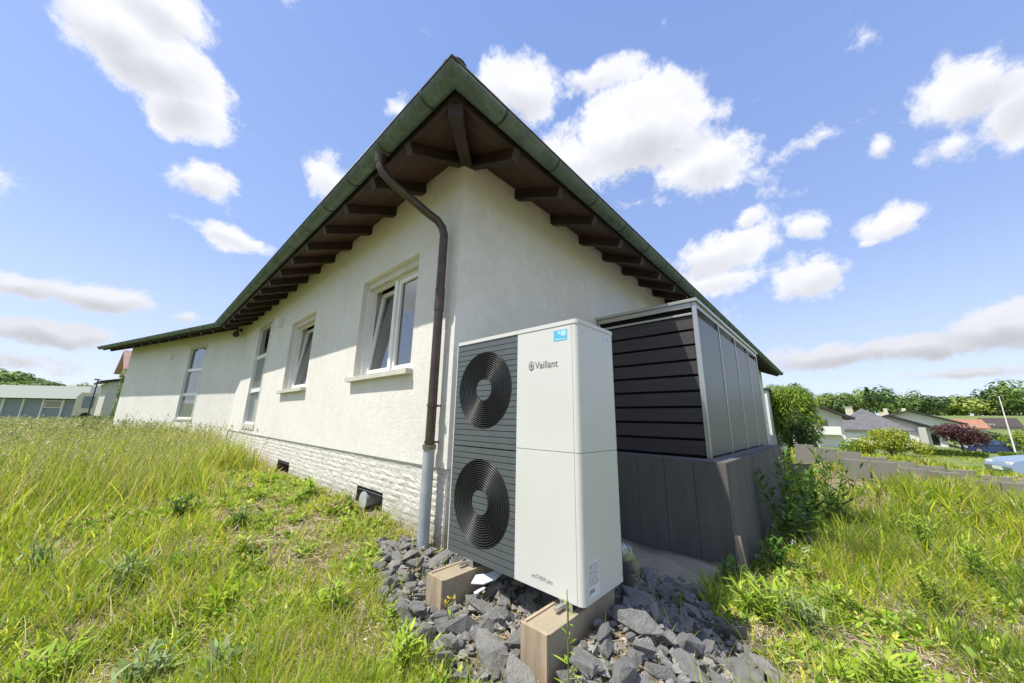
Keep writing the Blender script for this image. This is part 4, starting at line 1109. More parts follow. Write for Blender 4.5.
# ------------------------------------------------------------------ palisade of concrete stones on the right
def palisade(p, q, n, zt, zt2, lab, grp, depth=.42, dz=0):

    p = Vector(p); q = Vector(q); d = (q - p); L = d.length / n; d.normalize(); nn = Vector((-d.y, d.x))
    ord_ = ['first', 'second', 'third', 'fourth', 'fifth', 'sixth', 'seventh', 'eighth', 'ninth', 'tenth', 'eleventh', 'twelfth', 'thirteenth', 'fourteenth']
    for i in range(n):
        c = p + d * L * (i + .5); z = zt + (zt2 - zt) * i / n + random.uniform(-.03, .03) 
        o = MB(); hw = L / 2 - .006 - random.uniform(0, .012)
        prof = [(-.04, -1.1), (.04, -1.1), (.04, 0), (-.04, 0)]
        o.box((-hw, -.04, -.75), (hw, .04, 0)); o.box((-hw, .042, -.75), (hw, depth, -.66))
        ob = o.build('palisade_stone', M['retain'], bevel=.008)
        ob.location = (c.x, c.y, z); ob.rotation_euler = (random.uniform(-.05, .05), random.uniform(-.025, .025), math.atan2(d.y, d.x) + random.uniform(-.08, .08))
        tag(ob, lab % ord_[i], 'palisade stone', grp)
palisade((10.0, .03), (10.15, -3.35), 9, -.63, -1.09, 'grey upright concrete stone, %s from the house end of the front palisade row', 'front row of grey palisade stones')
palisade((11.0, .85), (11.15, -3.35), 11, -.46, -1.07, 'grey upright concrete stone, %s from the house end of the rear palisade row', 'rear row of grey palisade stones')

# ------------------------------------------------------------------ trees and shrubs
def tree(name, loc, label, cat, blobs, leaf, n, cols, trunk_h=1.0, trunk_r=.1, group=None, droop=False, fill=.35, rz=0):
    root = empty(name, loc, rz); tag(root, label, cat, group)
    bl = np.array(blobs, float); vol = (bl[:, 3] * bl[:, 4] * bl[:, 5])**.66; pr = vol / vol.sum()
    k = rng.choice(len(bl), n, p=pr); dv = rng.normal(size=(n, 3)); dv /= np.linalg.norm(dv, axis=1)[:, None]
    rad = 1 - fill * rng.random(n)**1.5; 
    cl = vnoise(dv[:, 0] * 3 + k * 5, dv[:, 1] * 3 + dv[:, 2] * 4, .5, 4)
    rad = rad * (.82 + .32 * cl)
    C = bl[k, :3] + dv * rad[:, None] * bl[k, 3:6]
    nrm = dv + rng.normal(0, .5, (n, 3)); nrm[:, 2] += .35
    col = pal(n, cols, .16) * (.8 + .45 * cl[:, None])
    C[:, 2] = np.maximum(C[:, 2], .05)
    if droop:
        P = C; ribbon_mesh('crown', P, leaf * rng.uniform(1.5, 3, n), np.full(n, leaf * .6), np.arctan2(dv[:, 1], dv[:, 0]), rng.uniform(1.8, 2.9, n), np.zeros(n), col, M['leaf'], prof=(.5, 1, .8), parent=root)
    else:
        quads_mesh('crown', C, leaf * rng.uniform(.6, 1.4, n), nrm, col, M['leaf'], parent=root, aspect=.75)
    m = MB(); m.tube([(0, 0, -.3), (.03, .02, trunk_h * .5), (0, .05, trunk_h)], [trunk_r * 1.3, trunk_r, trunk_r * .7], 10)
    for b in blobs[:6]: m.tube([(0, .04, trunk_h * .8), ((b[0]) * .5, b[1] * .5, (trunk_h + b[2]) * .5), (b[0], b[1], b[2])], [trunk_r * .6, trunk_r * .35, trunk_r * .12], 6)
    m.build('trunk', M['bark'], root); return root
def gat(px, depth, py=440):
    p = at(px, py, depth); return (p[0], p[1], g1(p[0], p[1]) - .05)
YG = [(.20, .30, .03), (.28, .38, .04), (.14, .22, .03)]; DG = [(.05, .10, .02), (.08, .14, .03), (.04, .075, .018)]; MG = [(.09, .16, .03), (.13, .20, .04), (.07, .12, .025)]
YY = [(.40, .42, .03), (.48, .48, .05), (.26, .32, .03), (.16, .22, .03)]
p = gat(791, 21)
tree('weeping_tree', p, 'round bright green weeping tree at the far end of the house', 'tree', [(0, 0, 2.5, 1.25, 1.25, 1.5), (.1, -.45, 3.2, .95, .95, .95), (-.3, .4, 3.4, .9, .9, .85), (.2, -.8, 1.8, .75, .75, 1.3), (-.2, .75, 1.8, .85, .85, 1.4)], .085, 13000, YG, 1.6, .12, droop=True)
p = gat(799, 19)
tree('cone_bush', p, 'dark green conical bush in front of the bright weeping tree', 'bush', [(0, 0, .8, .75, .75, 1.0), (0, 0, 1.7, .5, .5, .8), (.25, -.35, .8, .5, .5, .8)], .08, 5000, DG, .6, .06)
p = gat(803, 30)
tree('dark_tree', p, 'dark tree top rising behind the bright weeping tree', 'tree', [(0, 0, 5.2, .8, .8, .8), (.3, -.6, 4.7, .7, .7, .8), (-.2, .3, 4.2, 1.2, 1.2, 1.2)], .16, 1800, DG, 3, .14)
p = gat(889, 24)
tree('yellow_shrub', p, 'wide yellow green shrub in front of the grey roofed houses', 'shrub', [(0, 0, 1.0, 1.1, 1.1, .7), (.7, -.9, .8, .8, .8, .55), (-.8, .9, .9, .85, .85, .6), (.3, -.3, 1.5, .8, .8, .5), (.2, -1.5, .6, .6, .6, .45), (-.6, 1.4, .4, .7, .7, .5), (-.1, .5, 1.45, .6, .6, .4), (.9, -.2, .5, .7, .7, .5)], .11, 5200, YY, .5, .07, fill=.5)
p = gat(852, 25)
tree('yellow_bush', p, 'small yellow green bush left of the wide shrub', 'bush', [(0, 0, .5, .8, .8, .6), (.2, -.5, .4, .6, .6, .5)], .10, 2200, YG, .4, .05)
p = gat(961, 36)
tree('copper_tree', p, 'dark red leaved small tree between the houses', 'tree', [(0, 0, 1.9, 1.7, 1.7, 1.1), (.9, -1.0, 1.5, 1.3, 1.3, .9), (-.8, .9, 2.2, 1.2, 1.2, .8)], .17, 3800, [(.11, .045, .05), (.16, .075, .07), (.07, .03, .035)], .9, .1, fill=.6)
p = gat(988, 40)
tree('green_bush', p, 'dark green rounded bush right of the red leaved tree', 'bush', [(0, 0, 1.4, 2.0, 2.0, 1.3), (1, -1.1, 1.2, 1.7, 1.7, 1.1)], .2, 3200, DG + MG[:1], .6, .08)
p = gat(1017, 36)
tree('light_shrub', p, 'light yellow green shrub at the right picture edge behind the pole', 'shrub', [(0, 0, 1.2, 1.2, 1.2, 1.0), (.5, -.6, 1.8, .9, .9, .8)], .16, 1700, YG + YY[:1], .6, .06)
# low hedges
def hedge(pa, pb_, h, w, label, cols, n, leaf=.12):
    a = Vector(pa); b = Vector(pb_); L = (b - a).length; mid = (a + b) / 2; z = min(a.z, b.z)
    root = empty('hedge', (mid.x, mid.y, mid.z), math.atan2(b.y - a.y, b.x - a.x)); tag(root, label, 'hedge')
    C = np.stack([rng.uniform(-L/2, L/2, n), rng.uniform(-w/2, w/2, n), h * rng.random(n)**.5 * (.9 + .15 * rng.random(n))], 1)
    f = rng.random(n) < .5; C[f, 1] = np.sign(C[f, 1]) * w / 2
    quads_mesh('foliage', C, leaf * rng.uniform(.6, 1.4, n), rng.normal(size=(n, 3)) + np.array([0, 0, .5]), pal(n, cols, .2), M['leaf'], parent=root, aspect=.8)
    m = MB()
    for i in range(8): m.tube([(-L/2 + L*(i+.5)/8, 0, -.3), (-L/2 + L*(i+.5)/8, 0, h*.6)], .025, 6)
    m.build('stems', M['bark'], root)
hedge(gat(915, 30, 448), gat(985, 26, 452), .62, .7, 'low clipped hedge in front of the canopy house', MG + YG[:1], 5200, .10)
hedge(gat(1000, 30, 452), gat(1040, 28, 455), .7, .7, 'low bright hedge right of the pole foot', YG, 2500, .10)

# pole
p = gat(1014, 33, 447)
root = empty('flag_pole', p); tag(root, 'slender white pole standing at the right picture edge', 'pole')
m = MB(); m.tube([(0, 0, -.3), (0, 0, 5.6)], [.07, .035], 10); m.build('shaft', M['housewhite'], root)
m = MB(); m.tube([(0, 0, 5.6), (0, 0, 5.72)], [.05, .02], 10); m.build('finial', M['housewhite'], root)
m = MB(); m.tube([(0, 0, -.3), (0, 0, .35)], .10, 10); m.build('foot_sleeve', M['zinc'], root)

# ------------------------------------------------------------------ cars
def make_car(label, loc, heading, paint):
    root = empty('parked_car', loc, heading); tag(root, label, 'car', 'parked cars')
    def inset(z): return 0
    side = [(2.12, .30), (2.17, .52), (2.05, .70), (1.75, .80), (1.05, .92), (.25, 1.36), (-.35, 1.45), (-1.25, 1.40), (-1.85, .98), (-2.10, .90), (-2.16, .55), (-2.10, .28)]
    under = [(-1.68, .28), (-1.62, .5), (-1.35, .64), (-1.08, .5), (-1.02, .22), (1.02, .22), (1.08, .5), (1.35, .64), (1.62, .5), (1.68, .28)]
    poly = side + under; n = len(poly); m = MB(); ring = []
    for yv, tin in ((-.86, .12), (-.80, 0), (.80, 0), (.86, .12)):
        for (x, z) in poly:
            k = max(0, (z - .85)) * .42; sgn = 1 if yv > 0 else -1
            ring.append((x * (1 - .0 * tin), yv - sgn * k - 0, z))
    # rings: outer sides narrower at cabin height
    vs = []
    for yv in (-.86, .86):
        for (x, z) in poly:
            k = max(0, (z - .85)) * .42; sgn = 1 if yv > 0 else -1; vs.append((x, yv - sgn * k, z))
    m.add(vs, [list(range(n))[::-1], list(range(n, 2*n))]); m.add(vs, [(i, (i+1) % n, n+(i+1) % n, n+i) for i in range(n)], 0, False)
    body = m.build('body', paint, root, bevel=.045)
    for pl in body.data.polygons: pl.use_smooth = True
    def pane(pts, nm):
        q = MB(); q.add(pts, [tuple(range(len(pts)))]); q.build(nm, M['glass'], root)
    k = lambda z: max(0, z - .85) * .42
    off = .004
    pane([(1.0+off, -.72, .955), (1.0+off, .72, .955), (.30+off, .60, 1.35), (.30+off, -.60, 1.35)], 'windscreen')
    pane([(-1.32-off, -.58, 1.37), (-1.32-off, .58, 1.37), (-1.80-off, .72, 1.03), (-1.80-off, -.72, 1.03)], 'rear_window')
    for sg in (-1, 1):
        yy = lambda z: sg * (.866 - k(z))
        pane([(.80, yy(.97), .97), (.22, yy(1.33), 1.33), (-.28, yy(1.38), 1.38), (-.28, yy(.97), .97)], 'side_window')
        pane([(-.36, yy(.97), .97), (-.36, yy(1.38), 1.38), (-1.2, yy(1.35), 1.35), (-1.65, yy(1.0), 1.0)], 'side_window')
        q = MB(); q.obox((2.02, sg * .62, .62), (.10, 0, 0), (0, .18, 0), (0, 0, .06)); q.build('headlight', M['white'], root, bevel=.02)
        q = MB(); q.obox((.85, sg * .95, .98), (.06, 0, 0), (0, .09, 0), (0, 0, .06)); q.build('mirror', paint, root, bevel=.02)
        for wx in (1.35, -1.35):
            q = MB(); q.tube([(wx, sg * .68, .32), (wx, sg * .875, .32)], .32, 24); w_ = q.build('wheel', M['tyre'], root, bevel=.02)
            q = MB(); q.tube([(wx, sg * .86, .32), (wx, sg * .885, .32)], .21, 20); q.build('rim', M['zinc'], w_)
    q = MB(); q.box((2.14, -.26, .38), (2.185, .26, .49)); q.build('number_plate', M['white'], root)
    return root
hd = math.atan2(.60, -.80)
hd = math.radians(100); pc = (23.0, -6.35)
make_car('silver blue car cut off by the right picture edge', (pc[0], pc[1], -1.86), hd, M['carblue'])
pc = gat(994, 37, 450)
make_car('dark blue car parked behind the low hedge', pc, hd, M['cardark'])

# ------------------------------------------------------------------ houses
def rect(T, m, a, b, t0, t1, z0, z1): lbox(m, T, a, b, t0, t1, z0, z1)
def small_house(name, loc, rz, w_, d_, he, hr, label, wallm, roofm, wins=(), chims=(), hip=False, oh=.6, cat='house', doors=()):
    """front faces local -y; ridge along x unless hip"""
    root = empty(name, loc, rz); tag(root, label, cat)
    m = MB(); m.box((-w_/2, 0, -1), (w_/2, d_, he))
    if not hip:
        for x in (-w_/2, w_/2): m.add([(x, 0, he), (x, d_, he), (x, d_/2, hr)], [(0, 1, 2)])
    m.build('wall', wallm, root)
    m = MB(); W2 = w_/2 + oh; s_ = (hr - he) / (d_/2); ze = he - oh * s_ + .08; t_ = .18
    if hip:
        rl = max(0.1, w_/2 - d_/2)
        top = [(-W2, -oh, ze), (W2, -oh, ze), (W2, d_+oh, ze), (-W2, d_+oh, ze), (-rl, d_/2, hr+.1), (rl, d_/2, hr+.1)]
        bot = [(-W2, -oh, ze-t_), (W2, -oh, ze-t_), (W2, d_+oh, ze-t_), (-W2, d_+oh, ze-t_)]
        m.add(top + bot, [(0, 1, 5, 4), (1, 2, 5), (2, 3, 4, 5), (3, 0, 4), (0, 6, 7, 1), (1, 7, 8, 2), (2, 8, 9, 3), (3, 9, 6, 0), (6, 9, 8, 7)])
    else:
        for sg in (0, 1):
            y0 = -oh if sg == 0 else d_ + oh
            q = [(-W2, y0, ze), (W2, y0, ze), (W2, d_/2, hr+.1), (-W2, d_/2, hr+.1)]; q2 = [(a, b, c-t_) for a, b, c in q]
            m.add(q + q2, [(0, 1, 2, 3), (7, 6, 5, 4), (0, 4, 5, 1), (1, 5, 6, 2), (3, 2, 6, 7), (0, 3, 7, 4)])
    rf = m.build('roof', roofm, root)
    for x, y, z, sz in chims:
        m = MB(); m.box((x-sz, y-sz, z-1.5), (x+sz, y+sz, z)); m.box((x-sz*1.2, y-sz*1.2, z), (x+sz*1.2, y+sz*1.2, z+.1)); m.build('chimney', M['cream'], rf)
    for x, z, ww, wh in wins:
        m = MB()
        for a, b, c, e_ in ((x-ww/2, x+ww/2, z, z+.08), (x-ww/2, x+ww/2, z+wh-.08, z+wh), (x-ww/2, x-ww/2+.08, z+.08, z+wh-.08), (x+ww/2-.08, x+ww/2, z+.08, z+wh-.08), (x-.04, x+.04, z+.08, z+wh-.08)): m.box((a, -.06, c), (b, .02, e_))
        f = m.build('window', M['white'], root)
        m = MB(); m.box((x-ww/2+.08, -.02, z+.08), (x-.04, .01, z+wh-.08)); m.box((x+.04, -.02, z+.08), (x+ww/2-.08, .01, z+wh-.08)); m.build('pane', M['glass'], f)
    for x, ww, wh in doors:
        m = MB(); m.box((x-ww/2, -.05, -.1), (x+ww/2, .02, wh)); 
        for i in range(4): m.box((x-ww/2+.05, -.07, .1 + i*wh/4.3), (x+ww/2-.05, -.052, .1+(i+.85)*wh/4.3))
        m.build('door', M['white'], root)
    return root
def facing(p): return math.atan2(p[1], p[0]) - PI/2    # front turned to the camera side
p = gat(807, 38, 441); rz_ = facing(p)
def gable_front(name, loc, rz, w_, d_, he, hr, label, wallm, roofm, **k):
    r = small_house(name, loc, rz + PI/2, d_, w_, he, hr, label, wallm, roofm, **k)
    return r
# white gabled house: its gable looks at us, built with the ridge running away
def gabled(loc, rz, w_, d_, he, hr, label, name, roofm, canopy=None):
    root = empty(name, loc, rz); tag(root, label, 'house')
    m = MB(); m.prism([(-w_/2, -1), (w_/2, -1), (w_/2, he), (0, hr), (-w_/2, he)], lambda a, b, t: (a, t, b), 0, d_); m.build('wall', M['housewhite'], root)
    m = MB(); s_ = (hr - he) / (w_/2); o_ = .9
    for sg in (-1, 1):
        q = [(0, -1.1, hr+.12), (sg*(w_/2+o_), -1.1, he - o_*s_+.12), (sg*(w_/2+o_), d_+.5, he-o_*s_+.12), (0, d_+.5, hr+.12)]
        m.add(q + [(a, b, c+.16) for a, b, c in q], [(0, 1, 2, 3), (7, 6, 5, 4), (0, 4, 5, 1), (1, 5, 6, 2), (2, 6, 7, 3)])
        m.bar((0, -1.1, hr+.16), (sg*(w_/2+o_), -1.1, he - o_*s_+.16), .06, .26, up=(0, 0, 1), mi=1)
    rf = m.build('roof', [roofm, M['darktrim']], root)
    wl = [(w_*.26, 1.9, .8, 1.1)] if canopy is None else [(w_*.12, .7, 1.3, 1.3), (w_*.40, .2, .9, 1.9)]
    for x, z, ww, wh in wl:
        m = MB(); m.box((x-ww/2, -.05, z), (x+ww/2, .02, z+wh)); f = m.build('window', M['white'], root)
        m = MB(); m.box((x-ww/2+.07, -.07, z+.07), (x+ww/2-.07, -.052, z+wh-.07)); m.build('pane', M['glass'], f)
    if canopy is None:
        m = MB(); m.box((.7, -.9, 1.35), (w_/2-.3, -.003, 1.5)); m.box((.7, -.9, 1.5), (w_/2-.3, -.82, 2.2)); m.build('balcony', M['housewhite'], root)
    else:
        for x in (-w_*.02, -w_*.24):
            m = MB(); m.box((x-.3, 3, hr-.5), (x+.3, 3.6, hr+.75)); m.build('chimney', M['cream'], rf)
    if canopy:
        m = MB(); x = w_*.5; m.box((x, -2.2, 1.9), (x+2.2, 1, 2.05)); m.box((x+2.0, -2.1, -1), (x+2.12, -2.0, 1.9)); m.box((x+.2, -2.1, -1), (x+.32, -2.0, 1.9)); m.build('canopy', M['darktrim'], root)
        m = MB(); x = w_*.29; m.box((x-.4, -1.0, -1), (x+.4, -.05, he+.65)); m.build('pillar', M['plaster_grey'], root)
gabled(p, rz_, 6.4, 9, 3.3, 4.9, 'white house with a shallow dark roof just right of the weeping tree', 'gabled_house', M['darktrim'])
p = gat(872, 50, 441)
small_house('tiled_house', p, facing(p) + .12, 7.6, 7.4, 2.9, 5.6, 'low white house with a grey hipped tile roof behind the yellow shrub', M['housewhite'], M['greyroof'], chims=[(-1.5, 3.2, 5.9, .4)], hip=True, doors=[(-2.0, 2.6, 2.1)], wins=[(1.6, .9, 1.4, 1.1)])
p = gat(893, 56, 442)
gabled(p, facing(p) + .10, 11.5, 10, 2.3, 4.6, 'white house with a grey roof, pillar and canopy, left of the red leaved tree', 'long_house', M['greyroof'], True)
p = gat(915, 68, 441)
gabled(p, facing(p) + .10, 12.0, 10, 3.0, 5.2, 'grey roofed house standing directly behind the canopy house', 'rear_house', M['greyroof'], False)
p = gat(975, 85, 436)
small_house('orange_roofed_house', p, facing(p) + .3, 4.2, 6, 1.3, 3.1, 'far house with an orange tiled roof behind the red leaved tree', M['housewhite'], M['orangetile'], wins=[(0, .5, 1.4, 1.1)])
p = gat(1006, 88, 436)
small_house('brown_roofed_house', p, facing(p) + .2, 5, 6, 1.0, 2.9, 'far white house with a brown roof near the pole', M['housewhite'], M['tile'], wins=[(-2, .4, 1.4, 1.0)])
# white block beyond the end of the house
m_ = empty('white_garage', (25.5, 2.86, g1(25.5, 2))); tag(m_, 'white garage wall standing past the far end of the bungalow', 'garage')
m = MB(); m.box((0, 0, -1), (5, 3.2, 3.5)); m.build('wall', M['housewhite'], m_)
m = MB(); m.box((-.1, -.1, 3.5), (5.1, 3.3, 3.62)); m.build('roof', M['darktrim'], m_)

# left background: long flat building, hut, red roofed house, tank, lamp, ivy
pa = at(-60, 416, 52); pb2 = at(86, 417, 52)
a = Vector((pa[0], pa[1])); b = Vector((pb2[0], pb2[1])); L = (b - a).length; zg = -1.15
root = empty('flat_building', (b.x, b.y, zg), math.atan2((b-a).y, (b-a).x)); tag(root, 'long low grey building with a broad white roof edge at the left picture edge', 'building')
# local: x runs from -L..0 , front is local -y
m = MB(); m.box((-L, .6, -1), (-1.2, 9, 3.0)); m.build('wall', M['greyclad'], root)
m = MB(); m.box((-L - 1, -.4, 3.1), (0, 10, 5.0)); m.build('roof', M['housewhite'], root)
for i in range(9):
    m = MB(); xx = -1.6 - i * 3.1; m.box((xx - .1, .40, -1), (xx + .1, .594, 3.0)); m.build('pillar', M['housewhite'], root)
for i in (1, 4):
    xx = -1.6 - i * 3.1; m = MB(); m.box((xx - 2.9, .5, 1.7), (xx - .2, .592, 2.8)); f = m.build('window', M['white'], root)
    m = MB(); m.box((xx - 2.8, .48, 1.78), (xx - .3, .498, 2.72)); m.build('pane', simple('brown_blind', (.28, .24, .17), .5), f)
p = at(118, 405, 34); root = empty('grey_hut', (p[0], p[1], -1.1), facing(p) + .1); tag(root, 'pale grey outbuilding with a shallow dark roof behind the end of the wing', 'outbuilding')
m = MB(); m.prism([(-1.0, -1), (4, -1), (4, 4.3), (1.5, 4.65), (-1.0, 4.0)], lambda a_, b_, t: (a_, t, b_), 0, 5); m.build('wall', M['plaster_grey'], root)
m = MB(); 
for q in ([(-1.6, 4.0), (1.5, 4.85)], [(1.5, 4.85), (4.5, 4.4)]):
    m.bar((q[0][0], 2.3, q[0][1]), (q[1][0], 2.3, q[1][1]), 5.6, .16)
m.build('roof', M['darktrim'], root)
p = at(158, 400, 46)
small_house('red_roofed_house', (p[0], p[1], -1.2), facing(p) + .15, 6.6, 7, 7.0, 9.4, 'house with an old red tile roof showing behind the wing', M['cream'], M['redtile'])
p = at(97, 406, 42); root = empty('caravan', (p[0], p[1], -1.1), facing(p)); root.scale = (1.6, 1.6, 1.75); tag(root, 'small cream caravan beside the grey outbuilding', 'caravan')
m = MB(); m.prism([(-1.1, .4), (1.0, .4), (1.15, 1.0), (1.05, 1.7), (.8, 1.95), (-.9, 1.95), (-1.1, 1.6)], lambda a_, b_, t: (a_, t, b_), 0, 1.8); m.build('body', M['cream'], root, bevel=.06)
m = MB(); m.box((-.75, -.03, .9), (-.2, .005, 1.7)); m.box((.0, -.03, 1.2), (.6, .005, 1.65)); m.build('window', M['greyclad'], root)
for x in (-.45, .5):
    m = MB(); m.tube([(x, -.02, .3), (x, .2, .3)], .3, 16); m.build('wheel', M['tyre'], root)
p = at(90, 408, 30); root = empty('street_lamp', (p[0], p[1], -1.1)); tag(root, 'thin grey street lamp left of the grey outbuilding', 'street lamp')
m = MB(); m.tube([(0, 0, -.3), (0, 0, 3.9)], [.06, .04], 8); m.build('pole', M['darktrim'], root)
m = MB(); m.box((-.22, -.08, 3.9), (.12, .08, 4.0)); m.build('lamp_head', M['darktrim'], root)
p = at(119, 405, 22)
tree('ivy_column', (p[0], p[1], -1.1), 'narrow pale green climbing plant at the end of the wing', 'climbing plant', [(0, 0, 1.2, .3, .3, 1.3), (.05, 0, 2.6, .35, .35, .9), (-.05, .05, .4, .5, .5, .7), (.05, 0, 3.5, .4, .4, .5)], .10, 2600, [(.22, .28, .08), (.30, .34, .12), (.16, .22, .05)], 3.0, .05)
hedge(Vector((*at(78, 414, 26)[:2], -1.15)), Vector((*at(118, 414, 25)[:2], -1.15)), .85, .8, 'low mixed hedge along the far edge of the meadow', MG + [(.2, .15, .07)], 5000, .09)

# ------------------------------------------------------------------ distant wood
def wood(name, specs, label):
    Cs = []; Ns = []; Ss = []; Cl = []
    for (px, depth, hgt, rad, con, cols) in specs:
        p = at(px, 420, depth); z = float(gh([p[0]], [p[1]], False)[0]); k = 330
        dv = rng.normal(size=(k, 3)); dv /= np.linalg.norm(dv, axis=1)[:, None]
        if con:
            t_ = rng.random(k); a_ = rng.uniform(0, 2*PI, k); r_ = rad * .8 * (1 - t_) * (.75 + .25 * rng.random(k)); C = np.stack([r_*np.cos(a_), r_*np.sin(a_), hgt * (.1 + .95 * t_)], 1)
        else:
            l = rng.integers(0, 6, k); lc = rng.normal(0, .45, (6, 3)) * [rad, rad, hgt * .22]; lc[:, 2] += hgt * .62
            C = lc[l] + dv * np.array([rad * .62, rad * .62, hgt * .26]) * (.8 + .25 * rng.random(k))[:, None]
        Cs.append(C + np.array([p[0], p[1], z])); Ns.append(dv + np.array([0, 0, .4])); Ss.append(rng.uniform(.6, 1.3, k) * rad * .26)
        Cl.append(pal(k, cols, .14) * rng.uniform(.8, 1.2))
    o = quads_mesh(name, np.concatenate(Cs), np.concatenate(Ss), np.concatenate(Ns), np.concatenate(Cl), M['leaf'], aspect=.9)
    tag(o, label, 'wood', kind='stuff')
FG = [(.19, .28, .07), (.24, .33, .08), (.14, .21, .06)]; FD = [(.10, .16, .06), (.12, .19, .06)]; FY = [(.34, .40, .09), (.28, .35, .08)]
sp = []
for i in range(210):
    px = rng.uniform(780, 1120); dp_ = rng.uniform(150, 215); c = rng.random()
    sp.append((px, dp_, (10.5 + 2.2 * math.sin(px * .045) + 1.2 * math.sin(px * .13 + 1) + rng.uniform(-2.5, 1.8)) * (1 if px < 990 else 1.25), rng.uniform(3.2, 5), c < .12, FD if c < .35 else (FY if c > .85 else FG)))
wood('distant_wood', sp, 'wooded ridge of green trees behind the houses on the right')
sp = []
for i in range(60):
    px = rng.uniform(-90, 42); dp_ = rng.uniform(110, 150); sp.append((px, dp_, rng.uniform(7.5, 10.5) * (1 - .3 * max(0, px) / 45), rng.uniform(4, 6), False, FG if rng.random() < .6 else FD))
for i in range(14): sp.append((rng.uniform(60, 100), rng.uniform(150, 190), rng.uniform(7, 9), 3.5, False, FG))
wood('distant_wood', sp, 'dark green tree line behind the flat building on the left')

# ------------------------------------------------------------------ sky, clouds, sun
SUN = Vector((-1, .46, 2.0)).normalized()
elev = math.asin(SUN.z); azi = math.atan2(SUN.x, SUN.y)
wd = bpy.data.worlds.new('World'); scene.world = wd; wd.use_nodes = True
nt = wd.node_tree; bg = nt.nodes['Background']
sky = nt.nodes.new('ShaderNodeTexSky'); sky.sky_type = 'NISHITA'; sky.sun_disc = False
sky.sun_elevation = elev; sky.sun_rotation = azi
sky.air_density = 1.0; sky.dust_density = .6; sky.ozone_density = 1.6
tc = nt.nodes.new('ShaderNodeTexCoord'); nrmz = nd(nt, 'ShaderNodeVectorMath', operation='NORMALIZE')
nt.links.new(tc.outputs['Generated'], nrmz.inputs[0]); dvec = nrmz.outputs[0]
zr = nt.nodes.new('ShaderNodeSeparateXYZ'); nt.links.new(dvec, zr.inputs[0])
def mth(op, a, b=None, c=None):
    n = nt.nodes.new('ShaderNodeMath'); n.operation = op
    for i, v in enumerate((a, b, c)):
        if v is None: continue
        if isinstance(v, (int, float)): n.inputs[i].default_value = v
        else: nt.links.new(v, n.inputs[i])
    return n.outputs[0]
def dot(v, vec):
    n = nt.nodes.new('ShaderNodeVectorMath'); n.operation = 'DOT_PRODUCT'; nt.links.new(v, n.inputs[0]); n.inputs[1].default_value = vec
    return n.outputs['Value']
# warp the direction a little so cloud edges billow
def nvec(scale, detail, rough):
    n = nt.nodes.new('ShaderNodeTexNoise'); n.inputs['Scale'].default_value = scale; n.inputs['Detail'].default_value = detail; n.inputs['Roughness'].default_value = rough
    nt.links.new(dvec, n.inputs['Vector']); return n
w1 = nvec(7, 3, .5)
sub_ = nd(nt, 'ShaderNodeVectorMath', operation='SUBTRACT'); nt.links.new(w1.outputs['Color'], sub_.inputs[0]); sub_.inputs[1].default_value = (.5, .5, .5)
scl = nd(nt, 'ShaderNodeVectorMath', operation='SCALE'); nt.links.new(sub_.outputs[0], scl.inputs[0]); scl.inputs['Scale'].default_value = .07
add = nd(nt, 'ShaderNodeVectorMath', operation='ADD'); nt.links.new(dvec, add.inputs[0]); nt.links.new(scl.outputs[0], add.inputs[1]); dw = add.outputs[0]
CL = [(110, 20, 70, 48, 1.3), (150, 55, 80, 46, 1.4), (185, 100, 42, 42, 1.3), (165, 12, 55, 34, 1.0), (203, 180, 36, 22, .95), (325, 174, 18, 20, .7), (236, 242, 45, 9, .7),
      (100, 298, 60, 17, 1.25), (30, 288, 45, 12, 1.0), (50, 336, 65, 12, 1.1), (186, 320, 20, 9, .6), (30, 362, 75, 13, .5), (520, 90, 38, 34, 1.1), (592, 78, 40, 17, .6),
      (640, 132, 75, 50, 1.4), (700, 165, 48, 26, 1.0), (585, 160, 42, 24, .8), (705, 255, 66, 22, .95), (712, 280, 40, 12, .7), (743, 221, 15, 9, .7), (812, 225, 24, 16, .9),
      (812, 275, 50, 22, .95), (888, 222, 32, 18, .9), (888, 146, 24, 20, .85), (965, 92, 62, 40, 1.15), (1010, 100, 60, 42, 1.1), (950, 145, 30, 18, .6),
      (1000, 325, 85, 26, 1.3), (920, 347, 130, 16, 1.2), (830, 355, 100, 14, 1.0), (960, 372, 120, 8, .7), (640, 203, 22, 8, .4), (870, 240, 10, 6, .5), (400, 108, 16, 12, .55), (820, 140, 40, 10, .4)]
EXTRA = [((-1, 1.6, .75), .26, .11), ((-1, 1.2, 1.3), .20, .10), ((-1, .3, .8), .3, .10), ((-1, -.6, .6), .25, .09), ((-.6, -1, .9), .28, .12), ((.2, -1, .5), .26, .09), ((1, -.9, .7), .22, .08), ((-.3, 1, 1.4), .2, .1)]
EXTRA_ = [(d_, h_, w_, 0, 1.25) for d_, w_, h_ in EXTRA]
field = None; low = None
